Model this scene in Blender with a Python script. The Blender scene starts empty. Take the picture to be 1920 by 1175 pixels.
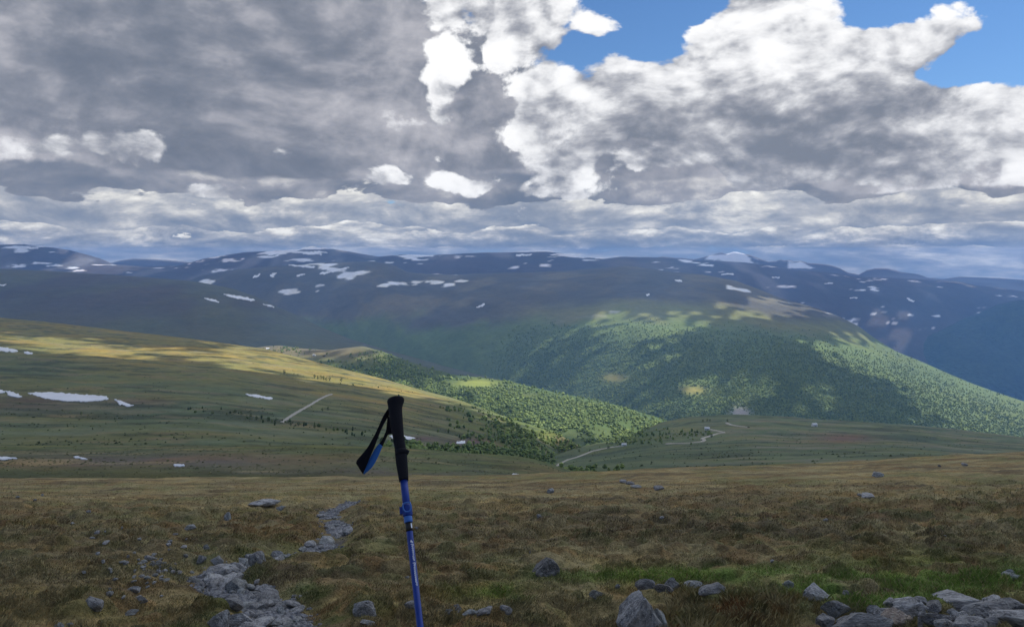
import bpy, math, random
import numpy as np
from math import radians, sin, cos, tan, pi
F_PX, CXP, HY = 1400.0, 960.0, 485.0      # focal length in photo pixels, centre column, level line
sc = bpy.context.scene
# ------------------------------------------------------------------ camera
cam = bpy.data.cameras.new('camera'); cam_ob = bpy.data.objects.new('camera', cam)
sc.collection.objects.link(cam_ob); sc.camera = cam_ob
cam.sensor_width = 36.0; cam.lens = 36.0*F_PX/1920.0
cam.shift_y = -(587.5-HY)/1920.0
cam.clip_start = 0.05; cam.clip_end = 200000
cam_ob.location = (0, 0, 0); cam_ob.rotation_euler = (radians(90), 0, 0)
# ------------------------------------------------------------------ sun and sky
SUN_AZ, SUN_EL = radians(72), radians(50)          # azimuth measured to the right of the view
S = (sin(SUN_AZ)*cos(SUN_EL), cos(SUN_AZ)*cos(SUN_EL), sin(SUN_EL))
sun = bpy.data.lights.new('sun', 'SUN'); sun.energy = 4.6; sun.angle = radians(0.55); sun.color = (1.0, 0.95, 0.86)
sun_ob = bpy.data.objects.new('sun', sun); sc.collection.objects.link(sun_ob)
import mathutils
sun_ob.rotation_euler = mathutils.Vector(S).to_track_quat('Z', 'Y').to_euler()
sun_ob.location = (0, 0, 300)
sc.view_settings.view_transform = 'Standard'; sc.view_settings.look = 'None'
sc.view_settings.exposure = 0.45; sc.view_settings.gamma = 1.0; sc.view_settings.use_curve_mapping = False
sc.cycles.max_bounces = 5; sc.cycles.diffuse_bounces = 2; sc.cycles.glossy_bounces = 2
sc.cycles.transmission_bounces = 2; sc.cycles.volume_bounces = 1; sc.cycles.transparent_max_bounces = 6

world = bpy.data.worlds.new('World'); sc.world = world; world.use_nodes = True
WT = world.node_tree; WT.nodes.clear()

class V:
    """A node socket with arithmetic, so that shader maths can be written as formulas."""
    tree = None
    def __init__(s, sock): s.s = sock
    @staticmethod
    def math(op, *a, clamp=False):
        n = V.tree.nodes.new('ShaderNodeMath'); n.operation = op; n.use_clamp = clamp
        for i, x in enumerate(a):
            if isinstance(x, V): V.tree.links.new(x.s, n.inputs[i])
            else: n.inputs[i].default_value = float(x)
        return V(n.outputs[0])
    def __add__(a, b): return V.math('ADD', a, b)
    __radd__ = __add__
    def __sub__(a, b): return V.math('SUBTRACT', a, b)
    def __rsub__(a, b): return V.math('SUBTRACT', b, a)
    def __mul__(a, b): return V.math('MULTIPLY', a, b)
    __rmul__ = __mul__
    def __truediv__(a, b): return V.math('DIVIDE', a, b)
    def __rtruediv__(a, b): return V.math('DIVIDE', b, a)
    def pw(a, e): return V.math('POWER', a, e)
    def mx(a, b): return V.math('MAXIMUM', a, b)
    def mn(a, b): return V.math('MINIMUM', a, b)
    def sat(a): return V.math('ADD', a, 0.0, clamp=True)
def ss(x, a, b):
    """smoothstep from a to b"""
    n = V.tree.nodes.new('ShaderNodeMapRange'); n.interpolation_type = 'SMOOTHSTEP'
    V.tree.links.new(x.s, n.inputs['Value'])
    n.inputs['From Min'].default_value = a; n.inputs['From Max'].default_value = b
    return V(n.outputs['Result'])
def vec(x, y, z):
    n = V.tree.nodes.new('ShaderNodeCombineXYZ')
    for i, c in enumerate((x, y, z)):
        if isinstance(c, V): V.tree.links.new(c.s, n.inputs[i])
        else: n.inputs[i].default_value = c
    return V(n.outputs[0])
def xyz(v):
    n = V.tree.nodes.new('ShaderNodeSeparateXYZ'); V.tree.links.new(v.s, n.inputs[0])
    return [V(o) for o in n.outputs]
def noise(p, scale, detail=4.0, rough=0.5, lac=2.0, dist=0.0, kind='FBM'):
    n = V.tree.nodes.new('ShaderNodeTexNoise'); n.noise_type = kind
    if p is not None: V.tree.links.new(p.s, n.inputs['Vector'])
    n.inputs['Scale'].default_value = scale; n.inputs['Detail'].default_value = detail
    n.inputs['Roughness'].default_value = rough; n.inputs['Lacunarity'].default_value = lac
    n.inputs['Distortion'].default_value = dist
    return V(n.outputs['Fac'] if 'Fac' in n.outputs else n.outputs[0])
def voro(p, scale, smooth=0.6, detail=0.0, rough=0.5):
    n = V.tree.nodes.new('ShaderNodeTexVoronoi'); n.feature = 'SMOOTH_F1'
    V.tree.links.new(p.s, n.inputs['Vector']); n.inputs['Scale'].default_value = scale
    n.inputs['Smoothness'].default_value = smooth
    n.inputs['Detail'].default_value = detail; n.inputs['Roughness'].default_value = rough
    n.normalize = True
    return V(n.outputs['Distance'])
def mixc(f, a, b):
    n = V.tree.nodes.new('ShaderNodeMix'); n.data_type = 'RGBA'
    for k, c in ((6, a), (7, b)):
        if isinstance(c, V): V.tree.links.new(c.s, n.inputs[k])
        else: n.inputs[k].default_value = (*c, 1.0)
    if isinstance(f, V): V.tree.links.new(f.s, n.inputs[0])
    else: n.inputs[0].default_value = f
    return V(n.outputs[2])

V.tree = WT
SKY_K = 0.1                                            # Background strength; cloud radiance is given /SKY_K
tc = WT.nodes.new('ShaderNodeTexCoord')
D = V(tc.outputs['Generated'])
dx, dy, dz = xyz(D)
nish = WT.nodes.new('ShaderNodeTexSky'); nish.sky_type = 'NISHITA'; nish.sun_disc = False
nish.sun_elevation = SUN_EL; nish.sun_rotation = SUN_AZ
nish.altitude = 1200; nish.air_density = 1.0; nish.dust_density = 0.4; nish.ozone_density = 2.0
# place in the sky: AZ (rad, to the right of north/view) and T = tangent of elevation
AZ = V.math('ARCTAN2', dx, dy)
hyp = V.math('SQRT', dx*dx + dy*dy)
T = dz / hyp.mx(0.02)
def at(px, py):
    a = math.atan((px-CXP)/F_PX); return a, (HY-py)/F_PX*cos(a)
def blob(px, py, rx, ry, rot=0.0):
    """soft hill of cloud cover around a place in the sky; rx, ry as seen in the photo"""
    a, t = at(px, py); k = cos(a)**2
    u = (AZ - a)*(F_PX/rx/1.0); w = (T - t)*(F_PX/ry)
    if rot: u, w = u*cos(rot)+w*sin(rot), w*cos(rot)-u*sin(rot)
    return V.math('EXPONENT', (u*u + w*w)*-1.0)
def C(r, g, b, k=0.80): return (r*k/SKY_K, g*k/SKY_K, b*k/SKY_K)
def S_(v):  # sRGB 0..255 to linear
    v = v/255.0
    return v/12.92 if v <= 0.04045 else ((v+0.055)/1.055)**2.4
def RGB(r, g, b): return C(S_(r), S_(g), S_(b))

def cells(p, scale, detail, rough):
    n = V.tree.nodes.new('ShaderNodeTexVoronoi'); n.feature = 'F1'; V.tree.links.new(p.s, n.inputs['Vector'])
    n.inputs['Scale'].default_value = scale; n.inputs['Detail'].default_value = detail; n.inputs['Roughness'].default_value = rough
    n.inputs['Lacunarity'].default_value = 2.3; n.normalize = True
    return V(n.outputs['Distance'])
def cloud_field(scale, squash, seed, detail, rough, billow, dist=0.3, puffy=False):
    """density of a cloud layer at D and at D moved towards the sun (two reaches)"""
    out = []
    for reach in (0.0, 0.10, 0.45):
        o = [reach/scale*c for c in S]
        p = vec(dx+(seed+o[0]), dy+(seed*0.7+o[1]), (dz+o[2])*squash)
        d = noise(p, scale, detail if reach < 0.3 else 4.0, rough, 2.05, dist)
        if billow and reach < 0.3 and not puffy:
            d = d - (noise(p, scale*1.3, 4.0, 0.5, 2.1, 0.0, 'RIDGED_MULTIFRACTAL') - 0.5)*billow
        elif billow and reach < 0.3:
            wn = V.tree.nodes.new('ShaderNodeVectorMath'); wn.operation = 'MULTIPLY_ADD'
            wv = vec(d, d*-1.0, d*0.5); V.tree.links.new(wv.s, wn.inputs[0]); wn.inputs[1].default_value = (0.35/scale,)*3; V.tree.links.new(p.s, wn.inputs[2])
            d = d + (0.45 - cells(V(wn.outputs[0]), scale*2.0, 2.0, 0.6))*billow
        out.append(d)
    return out
def ramp(f, stops):
    n = WT.nodes.new('ShaderNodeValToRGB'); e = n.color_ramp.elements
    while len(e) < len(stops): e.new(0.5)
    for k, (p, c) in zip(e, stops):
        k.position = p; k.color = (*c, 1.0)
    WT.links.new(f.s, n.inputs[0]); return V(n.outputs[0])
world.cycles.sampling_method = 'NONE'
sky_rgb = V(nish.outputs[0])
def scalec(c, k):
    n = WT.nodes.new('ShaderNodeMix'); n.data_type = 'RGBA'; n.blend_type = 'MULTIPLY'; n.inputs[0].default_value = 1.0
    WT.links.new(c.s, n.inputs[6]); n.inputs[7].default_value = (*k, 1.0); return V(n.outputs[2])
def addv(x): return x if isinstance(x, V) else V.math('ADD', x, 0.0)
col = scalec(sky_rgb, (0.50, 0.70, 0.88))
col = mixc(V.math('EXPONENT', T.mx(0.0)*-12.0)*0.85, col, RGB(150, 170, 200))      # pale air over the horizon
# slow changes of brightness through all clouds
slow = noise(vec(dx+2.0, dy, dz*1.7), 3.3, 3.0, 0.5) - 0.5
fine = noise(vec(dx+4.0, dy, dz*2.0), 15.0, 6.0, 0.6, 2.0, 0.4) - noise(vec(dx+4.0+0.022*S[0], dy+0.022*S[1], (dz+0.022*S[2])*2.0), 15.0, 4.0, 0.6, 2.0, 0.4)

def layer(col, scale, squash, seed, cover, thr, edge, stops, detail=7.0, rough=0.56, billow=0.12,
          k1=2.4, k2=1.4, shade=0.5, bias=0.5, depth=0.30, ks=0.8, kf=0.3, dist=0.3, gain=1.0, kc=1.0, puffy=False):
    d, d1, d2 = cloud_field(scale, squash, seed, detail, rough, billow, dist, puffy)
    body = (d - 0.5)*gain + 0.5
    a = ss(body + cover, thr, thr+edge)
    thick = ss(body + cover*kc, thr+0.01, thr+depth)
    l = ss(addv(bias) + (d-d1)*k1 + (d-d2)*k2 - thick*shade + slow*ks + fine*kf, -0.40, 1.25)
    return mixc(a, col, ramp(l, stops))

band = lambda lo, hi, f: ss(T, lo-f, lo+f) * (1.0 - ss(T, hi-f*2, hi+f*2))
FAR = [(0.0, C(.20,.25,.34)), (0.3, C(.30,.335,.40)), (0.6, C(.46,.475,.51)), (0.85, C(.74,.73,.70)), (1.0, C(1.0,.98,.92))]
MIDS = [(0.0, C(.15,.185,.25)), (0.3, C(.22,.245,.30)), (0.6, C(.34,.35,.395)), (0.85, C(.62,.61,.61)), (1.0, C(.90,.89,.87))]
DECK = [(0.0, C(.155,.182,.235)), (0.35, C(.235,.255,.305)), (0.6, C(.34,.35,.395)), (0.85, C(.46,.46,.50)), (1.0, C(.85,.85,.87))]
HEAP = [(0.0, C(.20,.225,.275)), (0.25, C(.33,.345,.39)), (0.5, C(.50,.51,.545)), (0.75, C(.74,.745,.765)), (1.0, C(.96,.96,.965))]
seedw = 1.7
def row(col, base, top, scale, squash, seed, stops, lo, hi, gain, kf=0.3, thr=0.5, **k):
    """a receding row of cumulus: level bases, heaped tops that catch the light"""
    Tw = T + wav*(base*0.9+0.012)
    h = (Tw - base)*(1.0/(top-base))
    cover = ss(h, -0.10, 0.22)*0.60 - 0.52 - ss(h, 0.35, 1.25)*0.32 - ss(h, 1.2, 2.0)*0.6
    return layer(col, scale, squash, seed, cover, thr-0.06, 0.05, stops, detail=8, rough=0.6, billow=0.16, bias=h.sat()*(hi-lo) + lo,
                 shade=0.22, ks=0.7, kf=kf, k1=2.2, k2=1.9, gain=gain, kc=0.3, **k)
wav = noise(vec(dx+seedw, dy, dz*3.0), 7.0, 3.0, 0.55) - 0.5
veil = ss(T, 0.26, 0.05)
col = layer(col, 7.0, 6.0, 3.1, veil*0.60 - 0.46, 0.46, 0.12, FAR, detail=7, rough=0.6, billow=0.0, bias=0.52, shade=0.16, ks=0.8, kf=0.6, k1=2.4, k2=1.6)
col = row(col, 0.010, 0.050, 14.0, 3.0, 2.2, FAR, 0.22, 0.78, 1.5)
col = row(col, 0.034, 0.098, 8.5, 2.5, 6.6, FAR, 0.18, 0.74, 1.5)
col = row(col, 0.072, 0.160, 5.2, 2.0, 9.3, MIDS, 0.16, 0.72, 1.5)
# the wide grey deck, thickest to the left
left = blob(200, 90, 720, 210)
deck = left*0.45 + blob(1830, 300, 300, 80)*0.34 + blob(1000, 290, 800, 60)*0.20 + blob(1350, 290, 330, 70)*0.16 + blob(890, 190, 150, 120)*0.34 - 0.16
col = layer(col, 3.4, 1.4, 5.7, deck - blob(1600, 0, 420, 130)*0.6 - ss(T + wav*0.07, 0.125, 0.05)*0.40, 0.50, 0.08,
            DECK, detail=8, billow=0.12, k1=2.6, k2=2.4, bias=addv(0.40) - left*0.04 + blob(720, 90, 170, 150)*0.22, shade=0.22, ks=0.7, kf=1.0)
# white heaped clouds, centre and right, sunlit on their upper right
heap = (blob(1000, 110, 150, 200)*0.34 + blob(1240, 200, 200, 110)*0.36 + blob(1500, 180, 260, 100)*0.34 + blob(1440, 20, 140, 80)*0.36
        + blob(1840, 215, 230, 50)*0.34 + blob(820, 150, 52, 190)*0.36 + blob(930, 10, 130, 80)*0.40 + blob(1480, 290, 100, 70)*0.24 + blob(1690, 80, 120, 34)*0.16
        + blob(190, 272, 130, 50)*0.30 + blob(710, 335, 80, 38)*0.29 + blob(400, 368, 95, 34)*0.34 + blob(1050, 255, 80, 55)*0.24 + blob(900, 345, 90, 26)*0.17 + blob(1480, 320, 90, 50)*0.16 + blob(20, 290, 60, 30)*0.26 + blob(1220, 300, 60, 25)*0.24 + blob(560, 285, 80, 25)*0.24 + blob(1700, 330, 90, 30)*0.18
        - blob(1228, 20, 54, 64)*0.34 - blob(1770, 0, 180, 55)*0.20 - blob(1840, 125, 150, 36)*0.26 - left*0.42)
col = layer(col, 4.6, 1.5, 1.35, heap - 0.18 - ss(T, 0.085, 0.06)*0.5, 0.50, 0.065, HEAP, detail=10, rough=0.56, billow=0.42, puffy=True,
            k1=3.8, k2=3.0, bias=addv(0.32) + ss(T, 0.11, 0.28)*0.34 - blob(1010, 160, 75, 110)*0.34 - blob(1480, 125, 120, 45)*0.16 - blob(1300, 190, 80, 60)*0.14 - blob(1190, 250, 90, 40)*0.2, shade=0.40, depth=0.36, ks=0.9, kf=1.6, gain=1.5, kc=0.45)

bg = WT.nodes.new('ShaderNodeBackground'); bg.inputs['Strength'].default_value = SKY_K
WT.links.new(col.s, bg.inputs['Color'])
wo = WT.nodes.new('ShaderNodeOutputWorld'); WT.links.new(bg.outputs[0], wo.inputs['Surface'])
# ================================================================== numeric helpers
rng = np.random.default_rng(11); random.seed(11)
_tab = rng.random((256, 256))
def vnoise(x, y, seed=0):
    x = np.asarray(x, float) + seed*17.31; y = np.asarray(y, float) + seed*9.77
    xi = np.floor(x).astype(int); yi = np.floor(y).astype(int); fx = x-xi; fy = y-yi
    fx = fx*fx*fx*(fx*(fx*6-15)+10); fy = fy*fy*fy*(fy*(fy*6-15)+10)
    a = _tab[xi & 255, yi & 255]; b = _tab[(xi+1) & 255, yi & 255]
    c = _tab[xi & 255, (yi+1) & 255]; d = _tab[(xi+1) & 255, (yi+1) & 255]
    return (a*(1-fx)+b*fx)*(1-fy)+(c*(1-fx)+d*fx)*fy
def fbm(x, y, oct=4, seed=0, gain=0.5):
    s = 0; a = 1; t = 0
    for o in range(oct):
        s = s + a*vnoise(x*2**o*1.03**o, y*2**o*0.97**o, seed+o); t += a; a *= gain
    return s/t*2-1
def ridged(x, y, oct=4, seed=0):
    s = 0; a = 1; t = 0
    for o in range(oct):
        s = s + a*(1-np.abs(2*vnoise(x*2**o, y*2**o, seed+o)-1)); t += a; a *= 0.5
    return s/t
def worley(x, y, seed=0):
    """distance to the nearest of scattered points, and that point's own random numbers"""
    xi = np.floor(x).astype(int); yi = np.floor(y).astype(int); best = np.full(np.shape(x), 9.0); r1 = np.zeros(np.shape(x)); r2 = np.zeros(np.shape(x))
    for ox in (-1, 0, 1):
        for oy in (-1, 0, 1):
            cx, cy = xi+ox+seed*7, yi+oy+seed*13; a = _tab[cx & 255, cy & 255]; b = _tab[(cy+91) & 255, (cx+37) & 255]
            d = np.hypot(xi+ox+.15+.7*a-x, yi+oy+.15+.7*b-y); m = d < best
            best = np.where(m, d, best); r1 = np.where(m, _tab[(cx+11) & 255, (cy+53) & 255], r1); r2 = np.where(m, _tab[(cx+71) & 255, (cy+29) & 255], r2)
    return best, r1, r2
def curve(pts, x):
    p = np.array(pts, float); return np.interp(x, p[:, 0], p[:, 1])
def smooth_cols(a, w):
    if w < 1: return a
    k = np.hanning(2*w+3)[1:-1]; k /= k.sum()
    return np.convolve(np.pad(a, w, mode='edge'), k, mode='valid')
def sstep(x, a, b):
    t = np.clip((x-a)/(b-a), 0, 1); return t*t*(3-2*t)
def inside(poly, x, y):
    p = np.array(poly, float); r = np.zeros(np.shape(x), bool); n = len(p)
    for i in range(n):
        x0, y0 = p[i]; x1, y1 = p[(i+1) % n]
        if y0 == y1: continue
        c = ((y0 > y) != (y1 > y)) & (x < (x1-x0)*(y-y0)/(y1-y0)+x0); r ^= c
    return r
def gauss(x, y, cx, cy, rx, ry): return np.exp(-((x-cx)/rx)**2-((y-cy)/ry)**2)

COL = sc.collection
def new_mesh(name, v, f, mat=None, smooth=False, cols=None, link=True, mats=None):
    """v (n,3), f: (m,3|4) index array or list of faces"""
    me = bpy.data.meshes.new(name); v = np.asarray(v, np.float32)
    if isinstance(f, np.ndarray):
        k = f.shape[1]; me.vertices.add(len(v)); me.vertices.foreach_set('co', v.ravel())
        me.loops.add(f.size); me.loops.foreach_set('vertex_index', f.astype(np.int32).ravel())
        me.polygons.add(len(f)); me.polygons.foreach_set('loop_start', np.arange(0, f.size, k, dtype=np.int32))
        me.polygons.foreach_set('loop_total', np.full(len(f), k, np.int32))
        me.update(calc_edges=True)
    else:
        me.from_pydata(v.tolist(), [], f); me.update()
    me.polygons.foreach_set('use_smooth', np.full(len(me.polygons), smooth))
    if cols is not None:
        a = me.color_attributes.new('cover', 'FLOAT_COLOR', 'POINT')
        c = np.ones((len(v), 4), np.float32); c[:, :3] = cols; a.data.foreach_set('color', c.ravel())
    if mat: me.materials.append(mat)
    ob = bpy.data.objects.new(name, me)
    if link: COL.objects.link(ob)
    return ob
def tag(o, label=None, cat=None, group=None, kind=None):
    for k, v in (('label', label), ('category', cat), ('group', group), ('kind', kind)):
        if v: o[k] = v
    return o
def empty(name, loc=(0, 0, 0)):
    e = bpy.data.objects.new(name, None); COL.objects.link(e); e.location = loc; e.empty_display_size = 0.1; return e

# ================================================================== materials
def material(name):
    m = bpy.data.materials.new(name); m.use_nodes = True; m.node_tree.nodes.clear(); V.tree = m.node_tree
    b = m.node_tree.nodes.new('ShaderNodeBsdfPrincipled'); o = m.node_tree.nodes.new('ShaderNodeOutputMaterial')
    m.node_tree.links.new(b.outputs[0], o.inputs[0]); b.inputs['Specular IOR Level'].default_value = 0.15
    b.inputs['Roughness'].default_value = 0.9
    return m, b
def link(sock, inp): V.tree.links.new(sock.s, inp)
def attr(name='cover'):
    n = V.tree.nodes.new('ShaderNodeAttribute'); n.attribute_name = name; return V(n.outputs['Color'])
def objco():
    n = V.tree.nodes.new('ShaderNodeTexCoord'); return V(n.outputs['Object'])
def mulc(c, f):
    n = V.tree.nodes.new('ShaderNodeMix'); n.data_type = 'RGBA'; n.blend_type = 'MULTIPLY'; n.inputs[0].default_value = 1
    link(c, n.inputs[6]); link(f, n.inputs[7]); return V(n.outputs[2])
def vscale(p, k):
    n = V.tree.nodes.new('ShaderNodeVectorMath'); n.operation = 'MULTIPLY'; link(p, n.inputs[0]); n.inputs[1].default_value = k
    return V(n.outputs[0])
def bump(b, h, strength=0.5, dist=0.1):
    n = V.tree.nodes.new('ShaderNodeBump'); n.inputs['Strength'].default_value = strength; n.inputs['Distance'].default_value = dist
    link(h, n.inputs['Height']); V.tree.links.new(n.outputs[0], b.inputs['Normal'])

def terrain_mat(name, waves, tint, contrast, bump_d, stretch=(1, 1, 1)):
    """land cover colour from the mesh, broken up by noise at several real sizes (metres)"""
    m, b = material(name); p = vscale(objco(), stretch); c = attr(); f = None
    for i, (w, amp) in enumerate(waves):
        n = (noise(p, 1.0/w, 4.0, 0.6) - 0.5)*(amp*contrast)
        f = n if f is None else f + n
    hue = noise(p, 1.0/(waves[0][0]*1.7), 3.0, 0.5)
    c = mixc(ss(hue, 0.42, 0.64)*0.55, c, mulc(c, V(rgbnode(tint))))
    k = (f + 1.0).mx(0.15)
    c = mulc(c, vec(k, k, k))
    link(c, b.inputs['Base Color'])
    if bump_d: bump(b, f, 0.8, bump_d)
    return m
def rgbnode(c):
    n = V.tree.nodes.new('ShaderNodeRGB'); n.outputs[0].default_value = (*c, 1); return n.outputs[0]

# ================================================================== terrain sheets
STEP = 5.0
LAYERS = {}
def z_of(y, Y): return (HY-y)/F_PX*Y
def hermite(Yc, Zc, Y):
    """monotone cubic through control points; Yc, Zc: (k, cols), Y: (rows, cols)"""
    k = len(Yc); h = np.diff(Yc, axis=0); d = np.diff(Zc, axis=0)/h
    m = np.zeros_like(Zc); m[0] = d[0]; m[-1] = d[-1]
    for i in range(1, k-1):
        w1 = 2*h[i]+h[i-1]; w2 = h[i]+2*h[i-1]; same = d[i]*d[i-1] > 0
        dd = np.where(same, d[i]*d[i-1], 1); m[i] = np.where(same, (w1+w2)*dd/(w1*d[i]+w2*d[i-1]+1e-30*0), 0)
    Z = np.zeros_like(Y)
    for i in range(k-1):
        t = (Y-Yc[i])/h[i]; s = (t >= 0) | (i == 0); t = np.clip(t, 0, 1)
        v = (2*t**3-3*t**2+1)*Zc[i]+(t**3-2*t**2+t)*h[i]*m[i]+(-2*t**3+3*t**2)*Zc[i+1]+(t**3-t**2)*h[i]*m[i+1]
        Z = np.where(s, v, Z)
    return Z
def sheet(name, ctrl, seg_rows, relief, cover, mat, x0=-420, x1=2340, step=STEP, sm=4, kind='structure', post=None):
    """ctrl: near-to-far list of (distance curve, photo-height curve); relief(X, Y, px, crestness) -> dz; cover -> rgb"""
    cols = np.arange(x0, x1+1, step); k = len(ctrl)
    Yc = np.array([smooth_cols(curve(a, cols) if not np.isscalar(a) else np.full(len(cols), float(a)), sm*4) for a, _ in ctrl])
    yc = np.array([smooth_cols(curve(b, cols) if not np.isscalar(b) else np.full(len(cols), float(b)), sm if i == k-2 else sm*4) for i, (_, b) in enumerate(ctrl)])
    Zc = z_of(yc, Yc); Y = []
    for i in range(k-1):
        t = np.linspace(0, 1, seg_rows[i], endpoint=(i == k-2))[:, None]
        Y.append(Yc[i]*(Yc[i+1]/Yc[i])**t)
    Y = np.vstack(Y); Z = hermite(Yc, Zc, Y)
    X = (cols-CXP)/F_PX*Y; px = np.broadcast_to(cols, Y.shape)
    near_crest = np.exp(-((Y-Yc[-2])/(0.10*Yc[-2]))**2)
    Z = Z + relief(X, Y, px, near_crest)
    if post is not None: Z = post(X, Y, Z, px)
    py = HY - F_PX*Z/Y
    c = cover(X, Y, Z, px, py)
    r, n = Y.shape
    i = np.arange((r-1)*n).reshape(r-1, n)[:, :-1].ravel()
    f = np.stack([i, i+1, i+n+1, i+n], 1)
    ob = new_mesh(name, np.stack([X, Y, Z], -1).reshape(-1, 3), f, mat, True, c.reshape(-1, 3))
    tag(ob, kind=kind)
    LAYERS[name] = dict(cols=cols, X=X, Y=Y, Z=Z, py=py, ob=ob, step=step)
    return ob
def hit(name, px, py):
    """first point of a sheet met by the sight line through photo pixels px, py (vectorised)"""
    L = LAYERS[name]; px = np.atleast_1d(np.asarray(px, float)); py = np.atleast_1d(np.asarray(py, float))
    q = (px-L['cols'][0])/L['step']; c0 = np.clip(np.floor(q).astype(int), 0, len(L['cols'])-2); w = np.clip(q-c0, 0, 1)
    yy = L['py'][:, c0]*(1-w)+L['py'][:, c0+1]*w; YY = L['Y'][:, c0]*(1-w)+L['Y'][:, c0+1]*w
    ok = yy <= py; r = np.argmax(ok, axis=0); none = ~ok.any(axis=0)
    r = np.where(none, np.argmin(yy, axis=0), np.maximum(r, 1)); j = np.arange(len(px))
    a = yy[r-1, j]; b = yy[r, j]; t = np.clip((a-py)/np.where(a-b == 0, 1, a-b), 0, 1); t = np.where(none, 1, t)
    Yh = YY[r-1, j]*(1-t)+YY[r, j]*t; yh = a*(1-t)+b*t
    return np.stack([(px-CXP)/F_PX*Yh, Yh, z_of(yh, Yh)], -1), ~none
def lerp3(a, b, t): return np.asarray(a)*(1-t[..., None])+np.asarray(b)*t[..., None]

PEAT=(.135,.104,.055); STRAW=(.38,.318,.150); BROWN=(.262,.208,.098); RUST=(.21,.130,.055); OLIVE=(.180,.176,.064)
GREEN=(.165,.230,.050); DULL=(.105,.132,.062); GREY_G=(.135,.158,.100); HEATH=(.088,.074,.068); WOOD=(.060,.095,.030)
YGRASS=(.20,.18,.055); ROCK=(.24,.235,.235); LICHEN=(.17,.165,.13); SNOWC=(.60,.63,.68)

# ---- far blue peaks
def relief_far(X, Y, px, nc): return ridged(X/1100, Y/1600, 4, 3)*55*(1-.55*nc)*(px > 1180) + fbm(X/300, Y/500, 3, 5)*7 - 25*(px > 1180)*(1-.55*nc)
def cover_far(X, Y, Z, px, py):
    c = lerp3(HEATH, ROCK, sstep(fbm(X/900, Y/900, 3, 2), -.2, .6)*.5)
    s = fbm(X/900, Y/1300, 5, 21)+ .25*gauss(px, py, 1375, 480, 70, 14)*1.1 - .16
    s = np.where(px > 1445, s-.10, s)
    return lerp3(c, SNOWC, sstep(s, .10, .16)*(py < 503))
m_far = terrain_mat('mountain_heath_far', [(900, .5), (250, .5)], (1.1, .95, .9), 0.9, 0)
sheet('far_peaks', [(10200, 575), (11000, 530), (12000, [(-500,500),(150,497),(205,494),(225,488),(250,484),(290,486),(330,489),(352,491),(420,494),(1180,494),(1240,481),
    (1280,484),(1300,487),(1330,479),(1352,474),(1362,477),(1377,472),(1392,475),(1410,480),(1440,491),(1456,490),(1463,486),(1470,489),(1480,488),(1490,491),(1502,490),(1515,494),(1545,496),(1562,499),(1575,503),
    (1590,511),(1610,515),(1625,507),(1640,503),(1665,504),(1690,511),(1720,514),(1740,521),(1770,523),(1800,519),(1850,521),(1900,524),(1980,528),(2400,530)]), (13500, 560)],
    [14, 30, 14], relief_far, cover_far, m_far, sm=0)

# ---- snow-flecked plateau mountains
G_CREST = [(-500,475),(-100,462),(0,459),(50,458),(90,463),(130,469),(165,478),(195,487),(212,495),(260,499),(330,499),(362,491),(385,484),(420,478),(460,472),(520,469),(570,466),(605,463),
    (640,468),(680,475),(710,480),(760,476),(800,478),(845,477),(900,475),(960,474),(1025,472),(1060,476),(1090,481),(1130,485),(1165,480),(1200,481),(1240,482),(1290,488),(1340,490),(1400,493),
    (1440,498),(1500,506),(1560,511),(1610,518),(1680,521),(1730,524),(1790,528),(1830,535),(1880,541),(1920,546),(2400,570)]
def relief_G(X, Y, px, nc): return (fbm(X/1400, Y/1400, 4, 7)*55 + (ridged(X/600, Y/800, 3, 9)-.5)*22)*(1-.75*nc)
def cover_G(X, Y, Z, px, py):
    c = lerp3((.058,.052,.052), (.115,.095,.065), sstep(fbm(X/1100, Y/1600, 4, 31), -.1, .5)*.8)
    c = lerp3(c, ROCK, sstep(fbm(X/400, Y/700, 3, 33), .2, .6)*.4)
    crest = curve(G_CREST, px); dep = np.clip(py-crest, 0, 99)
    s = fbm(X/420, Y/1500+Z/60, 5, 41, .6) - .35 + .16*np.exp(-dep/16.0) + .10*fbm(X/2200, Y/1500, 2, 43) - .07*sstep(px, 1300, 1450)
    return lerp3(c, SNOWC, sstep(s, .02, .06))
m_G = terrain_mat('mountain_heath', [(700, .5), (160, .6), (45, .4)], (1.2, .95, .8), 1.2, 14)
sheet('plateau_mountains', [(7100, 690), (7800, [(-500,545),(0,535),(700,545),(1300,545),(1550,578),(1700,585),(1920,640),(2400,700)]), (8300, [(-500,500),(0,500),(350,510),(700,505),(1300,503),(1550,538),(1750,548),(1920,566),(2400,620)]), (9000, G_CREST), (10000, 560)],
      [24, 30, 36, 12], relief_G, cover_G, m_G, sm=1)

# ---- valley wall far right
def cover_H(X, Y, Z, px, py): return lerp3((.030,.046,.026), (.058,.055,.052), sstep(Z+fbm(X/500, Y/500, 3, 4)*60, -470, -250))
sheet('valley_wall', [(6300, 900), (6900, [(-500,1100),(1400,1000),(1640,790),(1800,700),(1920,650),(2400,620)]), (7600, [(-500,1100),(1400,980),(1540,770),(1600,722),(1660,682),(1700,652),(1740,630),(1790,606),(1840,588),(1880,573),(1920,560),(2000,540),(2400,500)]), (8600, [(-500,1200),(1400,1100),(2400,760)])],
      [20, 26, 10], lambda X, Y, px, nc: ((ridged(X/420+Y/900, Y/900+X/2000, 4, 13)-.5)*150)*(1-.5*nc), cover_H, terrain_mat('mountain_heath_wall', [(400, .6), (120, .8), (40, .8)], (1.15, 1.0, .85), 1.6, 25), sm=2)

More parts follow.
